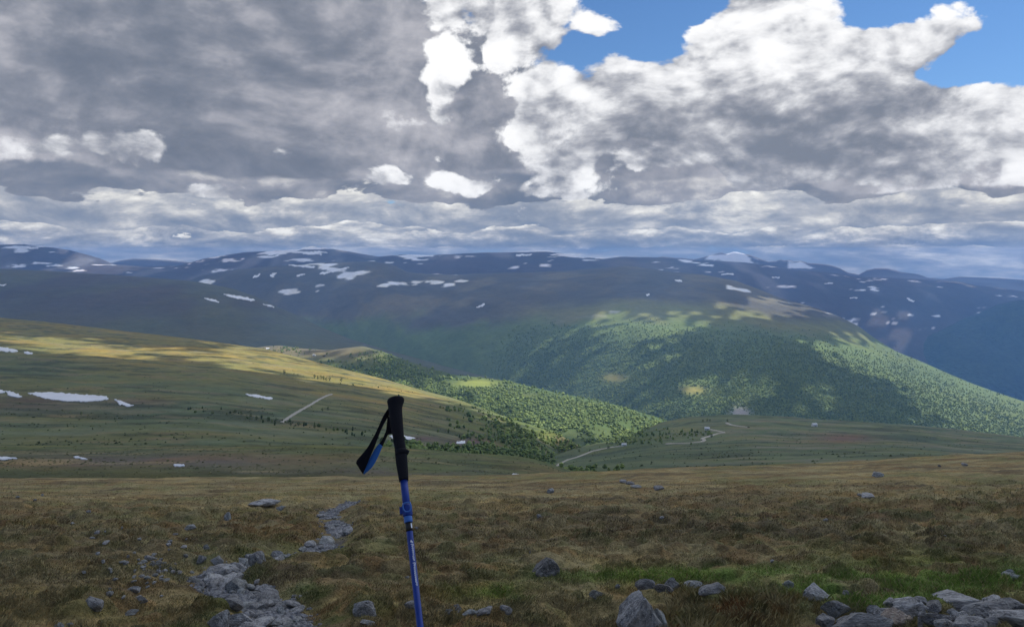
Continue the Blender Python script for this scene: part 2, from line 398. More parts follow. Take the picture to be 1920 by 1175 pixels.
# ---- the broad mountain across the valley
F_CREST = [(-500,640),(200,580),(330,535),(380,516),(450,504),(520,498),(600,494),(660,491),(700,490),(735,496),(765,512),(800,515),(860,515),(920,512),(1000,511),(1060,508),(1110,503),(1170,498),(1215,502),
    (1260,509),(1320,514),(1380,526),(1420,541),(1470,561),(1520,575),(1570,592),(1610,612),(1640,635),(1680,660),(1720,676),(1760,694),(1820,719),(1870,737),(1920,753),(2050,800),(2400,900)]
F_YC = [(-500,8000),(700,7600),(1170,6800),(1400,6000),(1640,5000),(1920,4200),(2400,3500)]
def relief_F(X, Y, px, nc):
    g = (ridged(X/330+Y/700, Y/1500-X/2600, 4, 17)-.5)*70*sstep(px, 1150, 700)
    return (fbm(X/900, Y/900, 4, 19)*42 + g + fbm(X/150, Y/150, 3, 23)*7)*(1-.8*nc)
def cover_F(X, Y, Z, px, py):
    n = fbm(X/350, Y/500, 4, 51)
    tree = curve([(-500,600),(600,600),(900,600),(1100,585),(1300,590),(1500,612),(1700,640),(1920,700),(2400,800)], px)
    c = lerp3((.072,.068,.052), (.13,.115,.07), sstep(n, -.1, .5)*.8)
    c = lerp3(c, LICHEN, gauss(px, py, 1010, 540, 60, 12)*.8*sstep(n, -.4, .5))
    c = lerp3(c, (.145,.155,.048), sstep(py+n*22, tree-34, tree-4)*.8*sstep(px, 900, 1150))
    c = lerp3(c, (.085,.125,.038), sstep(py+n*35, tree-8, tree+24)*.92)
    c = lerp3(c, YGRASS, gauss(px, py, 1152, 708, 24, 9)+gauss(px, py, 1298, 731, 26, 8))
    c = lerp3(c, ROCK, np.clip(gauss(px, py, 1388, 778, 17, 14)*1.6, 0, 1))
    s = fbm(X/500, Y/900+Z/200, 4, 61) - .42 + .22*gauss(px, py, 600, 500, 190, 26)
    return lerp3(c, SNOWC, sstep(s, .03, .06)*sstep(py, 600, 560))
m_F = terrain_mat('mountain_slope', [(420, .5), (110, .6), (30, .5)], (1.2, 1.05, .75), 1.2, 10)
sheet('broad_mountain', [([(-500,5600),(600,5400),(900,4100),(1200,3000),(1500,2700),(1920,2500),(2400,2300)], [(-500,760),(600,740),(900,775),(1200,850),(1500,880),(1920,900),(2400,980)]),
    ([(-500,6300),(600,6100),(900,5150),(1200,4250),(1500,3900),(1920,3300),(2400,2800)], [(-500,660),(600,600),(900,600),(1200,608),(1500,650),(1700,735),(1920,810),(2400,930)]),
    (F_YC, F_CREST), ([(-500,9000),(700,8600),(1170,8000),(1400,7200),(1640,6100),(1920,5100),(2400,4200)], [(-500,700),(700,560),(1170,580),(1400,640),(1640,760),(1920,900),(2400,1000)])],
    [75, 80, 10], relief_F, cover_F, m_F, sm=1)

# ---- dark slope on the left
E_CREST = [(-500,500),(0,503),(100,508),(250,517),(370,527),(440,541),(490,560),(530,580),(560,592),(600,612),(650,632),(700,648),(760,665),(830,685),(900,703),(980,722),(1060,745),(1300,830),(2400,1200)]
def cover_E(X, Y, Z, px, py):
    n = fbm(X/300, Y/420, 4, 71)
    c = lerp3((.062,.058,.052), (.075,.08,.052), sstep(n, -.3, .4)); c = lerp3(c, (.075,.09,.05), sstep(py, 560, 640)*.7)
    return c
sheet('dark_slope', [([(-500,2500),(500,2700),(900,2650),(2400,2500)], [(-500,740),(0,720),(500,735),(900,800),(1300,960),(2400,1300)]),
    ([(-500,3600),(500,3600),(900,2950),(2400,2700)], [(-500,600),(0,595),(300,605),(500,630),(700,680),(900,730),(1300,880),(2400,1250)]),
    ([(-500,5600),(500,4800),(900,3400),(1300,2900),(2400,2800)], E_CREST), ([(-500,6600),(500,5600),(900,3900),(1300,3300),(2400,3200)], [(-500,640),(500,660),(900,790),(1300,920),(2400,1300)])],
    [40, 50, 10], lambda X, Y, px, nc: (fbm(X/700, Y/700, 4, 77)*26+fbm(X/120, Y/160, 3, 79)*4)*(1-.75*nc), cover_E, terrain_mat('slope_heath', [(300, .5), (70, .6), (20, .5)], (1.15, 1.0, .8), 1.2, 6), sm=2)

# ---- wooded shelf above the ravine
D_CREST = [(-500,720),(300,690),(420,668),(480,651),(520,646),(560,652),(620,656),(680,649),(720,660),(800,690),(850,703),(900,708),(960,716),(1040,735),(1120,752),(1180,767),(1230,782),(1265,797),(1320,830),(1500,900),(2400,1100)]
def cover_D(X, Y, Z, px, py):
    n = fbm(X/160, Y/220, 4, 81)
    c = lerp3(WOOD, (.075,.10,.035), sstep(n, -.2, .5))
    c = lerp3(c, (.13,.115,.07), sstep(px, 760, 640)*sstep(py, 690, 660))
    c = lerp3(c, (.17,.20,.05), np.clip(gauss(px, py, 895, 719, 34, 7)*1.5, 0, 1))
    return c
sheet('wooded_shelf', [([(-500,1900),(480,1900),(900,1500),(1100,1180),(1260,1500),(2400,1800)], [(-500,800),(480,735),(900,815),(1100,885),(1260,880),(1500,980),(2400,1200)]),
    ([(-500,2250),(480,2250),(900,1850),(1100,1500),(1260,1680),(2400,1950)], [(-500,760),(480,688),(900,757),(1100,805),(1260,828),(1500,940),(2400,1160)]),
    ([(-500,2600),(500,2600),(900,2350),(1260,1900),(2400,2200)], D_CREST), ([(-500,3000),(500,3000),(900,2700),(1260,2200),(2400,2500)], [(-500,800),(500,740),(900,780),(1260,860),(2400,1300)])],
    [36, 44, 8], lambda X, Y, px, nc: (fbm(X/260, Y/260, 4, 83)*14+fbm(X/50, Y/60, 2, 85)*2)*(1-.7*nc), cover_D, terrain_mat('wood_floor', [(160, .5), (40, .6), (12, .5)], (1.15, 1.05, .7), .8, 3), sm=2)

# ---- right-hand moor plateau with the road
C_CREST = [(-500,1300),(800,1050),(900,960),(980,880),(1040,862),(1090,846),(1120,838),(1170,831),(1200,816),(1240,801),(1270,794),(1300,789),(1380,787),(1480,792),(1530,797),(1600,801),(1700,808),(1800,817),(1920,830),(2400,870)]
def cover_C(X, Y, Z, px, py):
    n = fbm(X/120, Y/60, 4, 91); st = fbm(X/52+Y/300, Y/17, 4, 93)
    c = lerp3(DULL, (.075,.105,.052), sstep(n, -.2, .4)); c = lerp3(c, (.155,.150,.105), sstep(st, .08, .4)*.75*sstep(px, 1150, 1450))
    c = lerp3(c, (.042,.058,.036), sstep(-st, .08, .35)*.75)
    c = lerp3(c, (.13,.085,.06), gauss(px, py, 1580, 822, 60, 8)); c = lerp3(c, WOOD, np.clip(gauss(px, py, 1170, 818, 60, 18)*1.4, 0, 1)*.8)
    c = lerp3(c, (.14,.15,.06), np.clip(gauss(px, py, 1282, 806, 26, 4)*1.5, 0, 1))
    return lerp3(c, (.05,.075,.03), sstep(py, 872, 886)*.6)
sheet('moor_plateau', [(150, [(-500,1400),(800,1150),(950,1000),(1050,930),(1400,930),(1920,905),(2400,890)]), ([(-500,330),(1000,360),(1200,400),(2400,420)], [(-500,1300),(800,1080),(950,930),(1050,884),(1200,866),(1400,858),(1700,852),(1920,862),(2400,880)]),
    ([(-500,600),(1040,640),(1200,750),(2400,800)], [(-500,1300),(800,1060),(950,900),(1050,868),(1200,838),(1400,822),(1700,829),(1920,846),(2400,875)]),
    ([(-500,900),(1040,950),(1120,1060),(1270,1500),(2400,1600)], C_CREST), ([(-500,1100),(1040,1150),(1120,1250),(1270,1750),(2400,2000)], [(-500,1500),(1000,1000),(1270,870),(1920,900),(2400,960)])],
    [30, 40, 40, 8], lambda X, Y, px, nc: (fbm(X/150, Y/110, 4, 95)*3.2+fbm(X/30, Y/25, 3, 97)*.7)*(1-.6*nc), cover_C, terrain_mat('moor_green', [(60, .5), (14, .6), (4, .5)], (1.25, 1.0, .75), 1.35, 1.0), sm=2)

# ---- left hillside
B_CREST = [(-500,560),(-200,580),(0,595),(100,605),(200,617),(300,628),(400,640),(500,654),(600,681),(700,706),(800,735),(850,747),(900,765),(960,785),(1000,797),(1040,811),(1070,826),(1092,840),(1110,862),(1150,905),(1300,1010),(2400,1300)]
def cover_B(X, Y, Z, px, py):
    n = fbm(X/110, Y/60, 4, 101); st = fbm(X/48-Y/400, Y/20, 4, 103)
    c = lerp3((.112,.132,.055), (.078,.108,.052), sstep(n, -.2, .4)); c = lerp3(c, GREY_G, sstep(st, .05, .4)*.6*sstep(py, 700, 780))
    c = lerp3(c, (.10,.078,.05), np.clip(gauss(px, py, 60, 755, 130, 20)+gauss(px, py, 260, 748, 70, 14), 0, 1)*sstep(n, -.5, .2))
    dist = py-curve(B_CREST, px)
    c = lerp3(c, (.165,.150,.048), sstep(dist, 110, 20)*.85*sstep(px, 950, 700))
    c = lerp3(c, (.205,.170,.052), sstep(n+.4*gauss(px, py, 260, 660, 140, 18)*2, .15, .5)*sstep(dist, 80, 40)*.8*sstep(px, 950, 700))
    c = lerp3(c, (.085,.115,.035), sstep(px, 800, 930)*sstep(py, 740, 770))
    c = lerp3(c, (.10,.068,.058), np.clip(gauss(px, py, 880, 830, 44, 9)*1.3+gauss(px, py, 790, 822, 40, 6), 0, 1))
    c = lerp3(c, (.042,.055,.030), sstep(-st, .10, .35)*.75); c = lerp3(c, (.17,.15,.085), sstep(fbm(X/40+Y/260, Y/16, 3, 109), .22, .45)*.6)
    return c
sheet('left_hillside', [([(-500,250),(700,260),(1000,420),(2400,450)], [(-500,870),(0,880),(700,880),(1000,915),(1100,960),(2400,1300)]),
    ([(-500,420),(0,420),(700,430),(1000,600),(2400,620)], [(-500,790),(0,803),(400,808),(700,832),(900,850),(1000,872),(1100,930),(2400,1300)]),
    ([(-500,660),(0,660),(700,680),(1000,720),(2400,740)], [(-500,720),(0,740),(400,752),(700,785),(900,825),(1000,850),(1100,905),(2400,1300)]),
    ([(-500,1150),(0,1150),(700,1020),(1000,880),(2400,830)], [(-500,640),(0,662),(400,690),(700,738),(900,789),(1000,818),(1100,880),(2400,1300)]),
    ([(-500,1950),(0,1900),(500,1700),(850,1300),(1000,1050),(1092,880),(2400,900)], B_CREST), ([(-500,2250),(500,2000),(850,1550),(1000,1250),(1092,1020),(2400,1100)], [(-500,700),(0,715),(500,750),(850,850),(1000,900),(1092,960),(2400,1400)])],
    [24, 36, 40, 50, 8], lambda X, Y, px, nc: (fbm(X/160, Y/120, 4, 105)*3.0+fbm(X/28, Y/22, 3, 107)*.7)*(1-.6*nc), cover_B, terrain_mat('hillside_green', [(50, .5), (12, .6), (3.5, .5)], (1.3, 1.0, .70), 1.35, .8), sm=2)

# ---- near green rise and hollow
def cover_B1(X, Y, Z, px, py):
    n = fbm(X/25, Y/14, 4, 111); st = fbm(X/22, Y/4, 4, 113)
    c = lerp3((.112,.132,.048), (.058,.078,.034), sstep(st, -.15, .25)); c = lerp3(c, (.15,.135,.07), sstep(n, .1, .4)*.5)
    hollow = np.clip(gauss(px, py, 250, 864, 330, 13)*1.3+gauss(px, py, 800, 884, 170, 9)*1.2, 0, 1)
    c = lerp3(c, (.125,.105,.085), hollow*sstep(n, -.6, .2)); c = lerp3(c, RUST, hollow*sstep(n, .1, .5)*.4)
    c = lerp3(c, ROCK, np.clip(gauss(px, py, 500, 886, 70, 3.5), 0, 1)*sstep(st, -.3, .2)*.8)
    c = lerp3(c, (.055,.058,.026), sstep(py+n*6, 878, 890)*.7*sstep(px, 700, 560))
    return lerp3(c, STRAW, sstep(st, .25, .5)*.35)
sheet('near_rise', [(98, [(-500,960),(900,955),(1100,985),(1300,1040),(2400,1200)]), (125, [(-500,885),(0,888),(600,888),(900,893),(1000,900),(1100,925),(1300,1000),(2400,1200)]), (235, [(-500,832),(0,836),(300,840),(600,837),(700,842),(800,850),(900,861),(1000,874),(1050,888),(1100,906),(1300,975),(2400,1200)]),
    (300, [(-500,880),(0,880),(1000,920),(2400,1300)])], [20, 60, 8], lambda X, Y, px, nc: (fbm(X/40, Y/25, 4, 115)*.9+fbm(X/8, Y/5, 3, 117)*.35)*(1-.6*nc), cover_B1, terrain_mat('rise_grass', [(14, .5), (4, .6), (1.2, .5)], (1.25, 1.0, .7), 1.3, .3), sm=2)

# ---- the moor at our feet, with the dry brook cut into it
BROOK_PX = [(662,938),(612,962),(636,985),(622,1006),(590,1030),(545,1044),(485,1052),(432,1062),(402,1076),(425,1096),(465,1113),(500,1131),(528,1152),(520,1180),(505,1215)]
A_CREST = [(-500,908),(0,900),(300,899),(560,897),(700,897),(900,895),(1000,893),(1100,887),(1200,882),(1400,876),(1500,872),(1600,868),(1700,863),(1800,857),(1920,851),(2400,830)]
A_CTRL = [(0.35, 485+1400*1.30/0.35), (1.1, 485+1400*1.345/1.1), (2.0, 485+1400*1.50/2.0), (4.5, 485+1400*2.55/4.5),
    (9.0, [(-500,1190),(2400,1182)]), (13.0, [(-500,1090),(960,1092),(2400,1080)]), (21.0, [(-500,1008),(0,1010),(960,1008),(1500,1000),(2400,985)]), (38.0, [(-500,950),(0,948),(960,945),(1500,930),(2400,905)]),
    (66.0, [(-500,922),(0,916),(960,910),(1400,893),(1920,872),(2400,848)]), (100.0, A_CREST), (125.0, [(-500,950),(960,945),(1920,915),(2400,890)])]
def A_base(px, Y):
    Yc = np.array([a for a, _ in A_CTRL])[:, None]*np.ones(px.shape[1]); yc = np.array([curve(b, px[0]) if not np.isscalar(b) else np.full(px.shape[1], b) for _, b in A_CTRL])
    return hermite(Yc, z_of(yc, Yc), Y)
_b = np.array(BROOK_PX, float)
def _brook_world():
    out = []
    for x, y in _b:
        Yg = np.geomspace(7.5, 95, 600)[:, None]; z = A_base(np.full((1, 1), x), Yg)[:, 0]
        yy = HY-F_PX*z/Yg[:, 0]; Yh = np.interp(-y, -yy, Yg[:, 0]); out.append(((x-CXP)/F_PX*Yh, Yh))
    p = np.array(out); t = np.linspace(0, len(p)-1, 140); return np.stack([np.interp(t, np.arange(len(p)), p[:, 0]), np.interp(t, np.arange(len(p)), p[:, 1])], 1)
BROOK = _brook_world()
def brook_dist(X, Y):
    d = np.full(X.shape, 99.0); sel = (np.abs(X+3) < 9) & (Y > 7) & (Y < 60)
    P = np.stack([X[sel], Y[sel]], -1); best = np.full(len(P), 99.0)
    for i in range(len(BROOK)-1):
        a = BROOK[i]; ab = BROOK[i+1]-a; t = np.clip(((P-a)@ab)/(ab@ab+1e-9), 0, 1)
        best = np.minimum(best, np.hypot(*(P-a-t[:, None]*ab).T))
    d[sel] = best; return d
def hum(X, Y, w, lam):      # fade relief that the sheet's rows cannot resolve
    return np.clip(lam/(w+1e-9), 0, 1)
def cushions(X, Y):
    """mounds of heather, moss and grass: (height 0..1, kind 0..1) for two sizes of plant"""
    wx = X+fbm(X/.5, Y/.5, 2, 171)*.12; wy = Y+fbm(X/.5+5, Y/.5, 2, 173)*.12; out = []
    for sz, dens, sd in ((.85, .55, 3), (.38, .60, 5)):
        d, a, k = worley(wx/sz, wy/sz, sd); r = .34+.28*k
        out.append((np.where(a < dens, np.sqrt(np.clip(1-(d/r)**2, 0, 1)), 0), a/dens, sz))
    return out
def A_relief(X, Y):
    row = np.maximum(0.02, Y*Y/2600.0)
    z = fbm(X/9, Y/9, 3, 121)*.20*np.clip(Y/10, 0, 1)
    t = fbm(X/1.15, Y/1.0, 3, 123)
    z = z + np.clip(t, -.35, 1)*.16*hum(X, Y, row, .5)
    z = z + (ridged(X/.42, Y/.40, 2, 125)-.5)*.10*hum(X, Y, row, .2)
    for hc, kc, sz in cushions(X, Y): z = z + hc*sz*(.13+.12*kc)*hum(X, Y, row, sz*.6)
    far = fbm(X/5.0, Y/4.0, 3, 127)*.22*sstep(Y, 15, 30); fade = sstep(Y, 2.2, 6.5)
    d = brook_dist(X, Y); w = .42+.16*fbm(X/1.3, Y/1.3, 2, 129)
    cut = -.11*sstep(d, w*1.75, w*.7)
    bank = .03*np.exp(-((d-w*2.2)/.35)**2)
    return (z+far)*fade*(1-.85*sstep(d, w*2.7, w*1.0)) + (cut+bank)*sstep(Y, 60, 40)
def A_cover(X, Y, Z, px, py):
    n1 = fbm(X/2.6, Y/2.2, 4, 131); n2 = fbm(X/.8, Y/.7, 3, 133); n3 = fbm(X/6, Y/9, 3, 135); st = fbm(X/5, Y/2.2, 3, 137)
    farY = sstep(Y, 14, 34); n = n1*(1-farY)+st*farY
    c = lerp3(BROWN, STRAW, sstep(n+.35*n2, -.05, .55)*.8)
    c = lerp3(c, PEAT, sstep(-n-.3*n2, .12, .45)*.85)
    c = lerp3(c, OLIVE, sstep(n3+.4*n2, .0, .4)*.65)
    c = lerp3(c, RUST, sstep(fbm(X/1.9, Y/1.7, 3, 139), .22, .5)*.55)
    for hc, kc, sz in cushions(X, Y):
        m_ = sstep(hc, .05, .5)*(.62 if sz > .5 else .5)*sstep(Y, 46, 24)
        for lo, hi, cc in ((0, .28, (.085,.062,.034)), (.28, .45, RUST), (.45, .70, (.105,.115,.04)), (.70, 1.01, (.25,.205,.105))): c = lerp3(c, cc, m_*((kc >= lo) & (kc < hi)))
    dark = np.clip(gauss(px, py, 1250, 975, 420, 36)*1.1, 0, 1); c = lerp3(c, (.072,.056,.034), dark*.5*sstep(n, .4, -.3))
    lawn = np.clip(gauss(px, py, 1800, 1085, 280, 34)+gauss(px, py, 1620, 1105, 150, 22)+gauss(px, py, 1190, 1078, 170, 16)*.8+gauss(px, py, 940, 1110, 110, 16)*.7+gauss(px, py, 1370, 1075, 120, 15)*.7+gauss(px, py, 1650, 1125, 60, 20), 0, 1)
    c = lerp3(c, GREEN, np.clip(lawn*1.3, 0, 1)*sstep(n2, -.6, .1))
    d = brook_dist(X, Y); c = lerp3(c, (.075,.10,.028), np.exp(-((d-.75)/.35)**2)*sstep(n2, -.2, .3)*.8*sstep(Y, 26, 14))
    rust = np.clip(gauss(px, py, 1380, 1150, 90, 22)*1.3+gauss(px, py, 390, 1098, 40, 12)+gauss(px, py, 520, 990, 90, 26)*.7+gauss(px, py, 40, 960, 60, 16)*.6, 0, 1)
    c = lerp3(c, (.19,.095,.034), rust*sstep(n2, -.45, .2)); c = lerp3(c, (.16,.125,.062), np.clip(gauss(px, py, 120, 1060, 260, 80), 0, 1)*.45)
    c = lerp3(c, (.11,.105,.10), np.clip(gauss(px, py, 285, 1070, 90, 45), 0, 1)*sstep(n2, .0, .4)*.55)
    c = lerp3(c, (.11,.108,.108), sstep(d+.16*n2, .46, .28)*sstep(Y, 50, 34)*sstep(n1, -.45, -.1))
    return c
m_A = terrain_mat('moor_ground', [(1.6, .5), (.45, .8), (.12, 1.1), (.035, 1.1)], (1.2, .98, .72), 1.25, .05)
def relief_A(X, Y, px, nc): return A_relief(X, Y)
sheet('moor_ground', A_CTRL, [3, 4, 6, 20, 110, 100, 80, 60, 50, 10], relief_A, A_cover, m_A, sm=0, step=4.0)
# slope that the photographer stands on, continuing behind the camera
gx, gy = np.meshgrid(np.linspace(-30, 30, 40), np.linspace(-40, 0.6, 30)); gz = -1.36-.0*gx+.26*np.clip(-gy-1.5, 0, 99)+fbm(gx/3, gy/3, 3, 141)*.12*np.clip(-gy/2, 0, 1)-.03
i = np.arange(29*40).reshape(29, 40)[:, :-1].ravel()
tag(new_mesh('slope_behind', np.stack([gx, gy, gz], -1).reshape(-1, 3), np.stack([i, i+1, i+41, i+40], 1), m_A, True, np.full((1200, 3), .1)), kind='structure')
# ================================================================== unseen cloud sheet added for shade, gaps cut for the sun patches; and haze
LIT = [[(-60,622),(120,633),(230,642),(330,654),(388,670),(350,679),(250,666),(160,652),(60,641),(-60,634)],
       [(440,666),(520,663),(600,680),(700,703),(800,731),(812,747),(720,735),(620,711),(540,701),(470,688)],
       [(790,728),(900,756),(1000,788),(1095,836),(1060,842),(1000,818),(930,792),(860,760)],
       [(840,708),(960,706),(1050,728),(1130,745),(1275,795),(1250,815),(1180,822),(1110,815),(1060,792),(1000,770),(900,740),(830,726)],
       [(630,645),(720,652),(730,668),(640,668)], [(500,640),(560,650),(600,665),(500,664)],
       [(1060,612),(1120,594),(1200,600),(1290,592),(1335,600),(1270,624),(1240,645),(1215,685),(1200,722),(1120,738),(1110,712),(1150,690),(1180,650),(1130,622)],
       [(1270,728),(1330,712),(1440,700),(1430,738),(1380,756),(1290,760)],
       [(1360,574),(1430,564),(1500,571),(1545,581),(1490,590),(1400,597)],
       [(1520,650),(1600,640),(1680,650),(1770,690),(1830,716),(1940,755),(2100,800),(2100,850),(1920,828),(1780,808),(1755,765),(1700,722),(1620,695),(1545,672)],
       [(1440,712),(1560,735),(1600,755),(1500,750),(1430,735)]]
Z0 = -150.0
def lift(gx, gy):
    t = (1200+.36*np.maximum(gy, 0)-Z0)/S[2]; return gx+S[0]*t, gy+S[1]*t, Z0+S[2]*t
NQ, NW = 250, 250; Q0, Q1, W0, W1 = -1.7, 1.5, math.log(380.0), math.log(12500.0)
acc = np.zeros((NW, NQ)); cnt = np.zeros((NW, NQ)); ymin = None
for nm in ('moor_ground', 'near_rise', 'moor_plateau', 'left_hillside', 'wooded_shelf', 'dark_slope', 'broad_mountain', 'valley_wall', 'plateau_mountains'):
    L = LAYERS[nm]; sl = slice(None, None, 1) if L['step'] == STEP else slice(None, None, 3)
    px = np.broadcast_to(L['cols'], L['Y'].shape)[:, sl]; X, Yy, Zz, py = (L[k][:, sl] for k in ('X', 'Y', 'Z', 'py'))
    colk = np.clip(((px[0]+420)/5).astype(int), 0, 700)
    if ymin is None: ymin = np.full(701, 2000.0)
    cm = np.minimum.accumulate(np.minimum(py, ymin[colk]), axis=0); vis = py <= cm+.5
    np.minimum.at(ymin, colk, cm[-1])
    lit = np.zeros(py.shape, bool)
    if nm in ('left_hillside', 'wooded_shelf', 'broad_mountain'):
        jx = fbm(X/90+px/60, Yy/90, 3, 151)*9; jy = fbm(X/70, Yy/70+px/80, 3, 153)*5
        for P in LIT: lit |= inside(P, px+jx, py+jy)
    if nm in ('plateau_mountains',): lit = fbm(X/1500, Yy/1100, 3, 155) > .30
    gx = X-S[0]*(Zz-Z0)/S[2]; gy = Yy-S[1]*(Zz-Z0)/S[2]
    q = ((gx/(gy+600)-Q0)/(Q1-Q0)*NQ); w = ((np.log(np.maximum(gy+600, 1))-W0)/(W1-W0)*NW)
    ok = vis & (q >= 0) & (q < NQ) & (w >= 0) & (w < NW)
    np.add.at(acc, (w[ok].astype(int), q[ok].astype(int)), lit[ok]); np.add.at(cnt, (w[ok].astype(int), q[ok].astype(int)), 1)
def blur(a, n=1):
    for _ in range(n):
        a = np.pad(a, 1, mode='edge'); a = (a[:-2]+2*a[1:-1]+a[2:])/4; a = (a[:, :-2]+2*a[:, 1:-1]+a[:, 2:])/4
    return a
cover = blur(blur(acc*1.0, 2)/np.maximum(blur(cnt*1.0, 2), 1e-6)*(blur(cnt*1.0, 2) > 1e-3), 3)
wv, qv = np.meshgrid(np.exp(W0+(np.arange(NW)+.5)/NW*(W1-W0))-600, Q0+(np.arange(NQ)+.5)/NQ*(Q1-Q0), indexing='ij')
GX = qv*(wv+600); cx_, cy_, cz_ = lift(GX, wv)
cz_ = cz_ + fbm(cx_/700, cy_/700, 4, 161)*170 + ridged(cx_/300, cy_/300, 3, 163)*60
i = np.arange((NW-1)*NQ).reshape(NW-1, NQ)[:, :-1].ravel(); f = np.stack([i, i+1, i+NQ+1, i+NQ], 1)
keep = cover.ravel()[f].mean(1) + np.random.default_rng(3).uniform(-.38, .38, len(f)) < .44
m, b = material('shade_cloud'); b.inputs['Base Color'].default_value = (.85, .86, .88, 1)
tr = m.node_tree.nodes.new('ShaderNodeBsdfTranslucent'); tr.inputs[0].default_value = (.80, .82, .85, 1)
mx = m.node_tree.nodes.new('ShaderNodeMixShader'); mx.inputs[0].default_value = .78
out = [n for n in m.node_tree.nodes if n.type == 'OUTPUT_MATERIAL'][0]
m.node_tree.links.new(b.outputs[0], mx.inputs[1]); m.node_tree.links.new(tr.outputs[0], mx.inputs[2]); m.node_tree.links.new(mx.outputs[0], out.inputs[0])
used = np.unique(f[keep]); rm = np.full(NW*NQ, -1); rm[used] = np.arange(len(used))
tag(new_mesh('shade_clouds', np.stack([cx_, cy_, cz_], -1).reshape(-1, 3)[used], rm[f[keep]], m, True), 'unseen cloud sheet added to shade the hills', 'shade_clouds', kind='stuff')  # added out of view to shade the land; translucency keeps the ground bright

m = bpy.data.materials.new('mountain_air'); m.use_nodes = True; nt = m.node_tree; nt.nodes.clear()
pv = nt.nodes.new('ShaderNodeVolumePrincipled'); o = nt.nodes.new('ShaderNodeOutputMaterial'); nt.links.new(pv.outputs[0], o.inputs['Volume'])
HAZE = 5.8e-5
pv.inputs['Density'].default_value = HAZE; pv.inputs['Color'].default_value = (.22, .48, 1.0, 1); pv.inputs['Anisotropy'].default_value = 0.0
bx0, bx1, by0, by1, bz0, bz1 = -14500, 14500, -60, 14200, -1700, 194
hv = [(x, y, z) for z in (bz0, bz1) for y in (by0, by1) for x in (bx0, bx1)]
hz = new_mesh('haze', hv, [(0, 2, 3, 1), (4, 5, 7, 6), (0, 1, 5, 4), (2, 6, 7, 3), (0, 4, 6, 2), (1, 3, 7, 5)], m); tag(hz, 'thin blue mountain air between the hills', 'haze', kind='stuff')
# ================================================================== snow fields
m_snow, b = material('snow'); p = objco()
sn = noise(p, .12, 5.0, .6); k = (sn-.5)*.35+.88; link(mulc(vec(k, k, k), V(rgbnode((.70, .72, .76)))), b.inputs['Base Color']); b.inputs['Roughness'].default_value = .7
def drape(name, layer, poly, mat, res=1.3, jag=1.2, lift_k=.0007, seed=0, frag=False):
    """a mesh sheet lying on the terrain inside an outline, with turned-down edges"""
    P = np.array(poly, float); x0, y0 = P.min(0)-1; x1, y1 = P.max(0)+1
    ry = res*.55; xs = np.arange(x0, x1+res, res); ys = np.arange(y0, y1+ry, ry); gx, gy = np.meshgrid(xs, ys)
    jx = fbm(gx/4, gy/2.2, 4, 200+seed, .65)*jag*2.6; jy = fbm(gx/4+9, gy/2.2, 4, 230+seed, .65)*jag*1.1
    ins = inside(poly, gx+jx, gy+jy); pts, ok = hit(layer, gx.ravel(), gy.ravel()); ins &= ok.reshape(gx.shape)
    if frag: ins &= fbm(gx/9+gy/7, gy/2.4, 4, 260+seed, .6) > -.16
    n = len(xs); i = np.arange((len(ys)-1)*n).reshape(-1, n)[:, :-1].ravel(); f = np.stack([i, i+1, i+n+1, i+n], 1)[:, ::-1]
    Yq = pts[f, 1]; f = f[(ins.ravel()[f].sum(1) >= 3) & (Yq.max(1) < Yq.min(1)*1.25)]
    if not len(f): return None
    lab = np.arange(len(pts))                      # keep the largest connected piece only
    for _ in range(400):
        m = lab[f].min(1); old = lab.copy(); np.minimum.at(lab, f.ravel(), np.repeat(m, 4))
        if (old == lab).all(): break
    fl = lab[f[:, 0]]; u, c = np.unique(fl, return_counts=True); f = f[fl == u[c.argmax()]]
    h = pts[:, 1]*lift_k+.02; top = pts.copy(); top[:, 2] += h; low = pts.copy(); low[:, 2] -= h*1.5
    e = np.concatenate([f[:, [0, 1]], f[:, [1, 2]], f[:, [2, 3]], f[:, [3, 0]]]); key = np.sort(e, 1); key = key[:, 0]*10**7+key[:, 1]
    u, idx, c = np.unique(key, return_index=True, return_counts=True); be = e[idx[c == 1]]; N = len(pts)
    f = np.concatenate([f, np.stack([be[:, 1], be[:, 0], be[:, 0]+N, be[:, 1]+N], 1)]); v = np.concatenate([top, low])
    used = np.unique(f); rm = np.full(len(v), -1); rm[used] = np.arange(len(used))
    o = v[used].mean(0); o[2] = v[used][:, 2].min(); ob = new_mesh(name, v[used]-o, rm[f], mat, True); ob.location = o; return ob
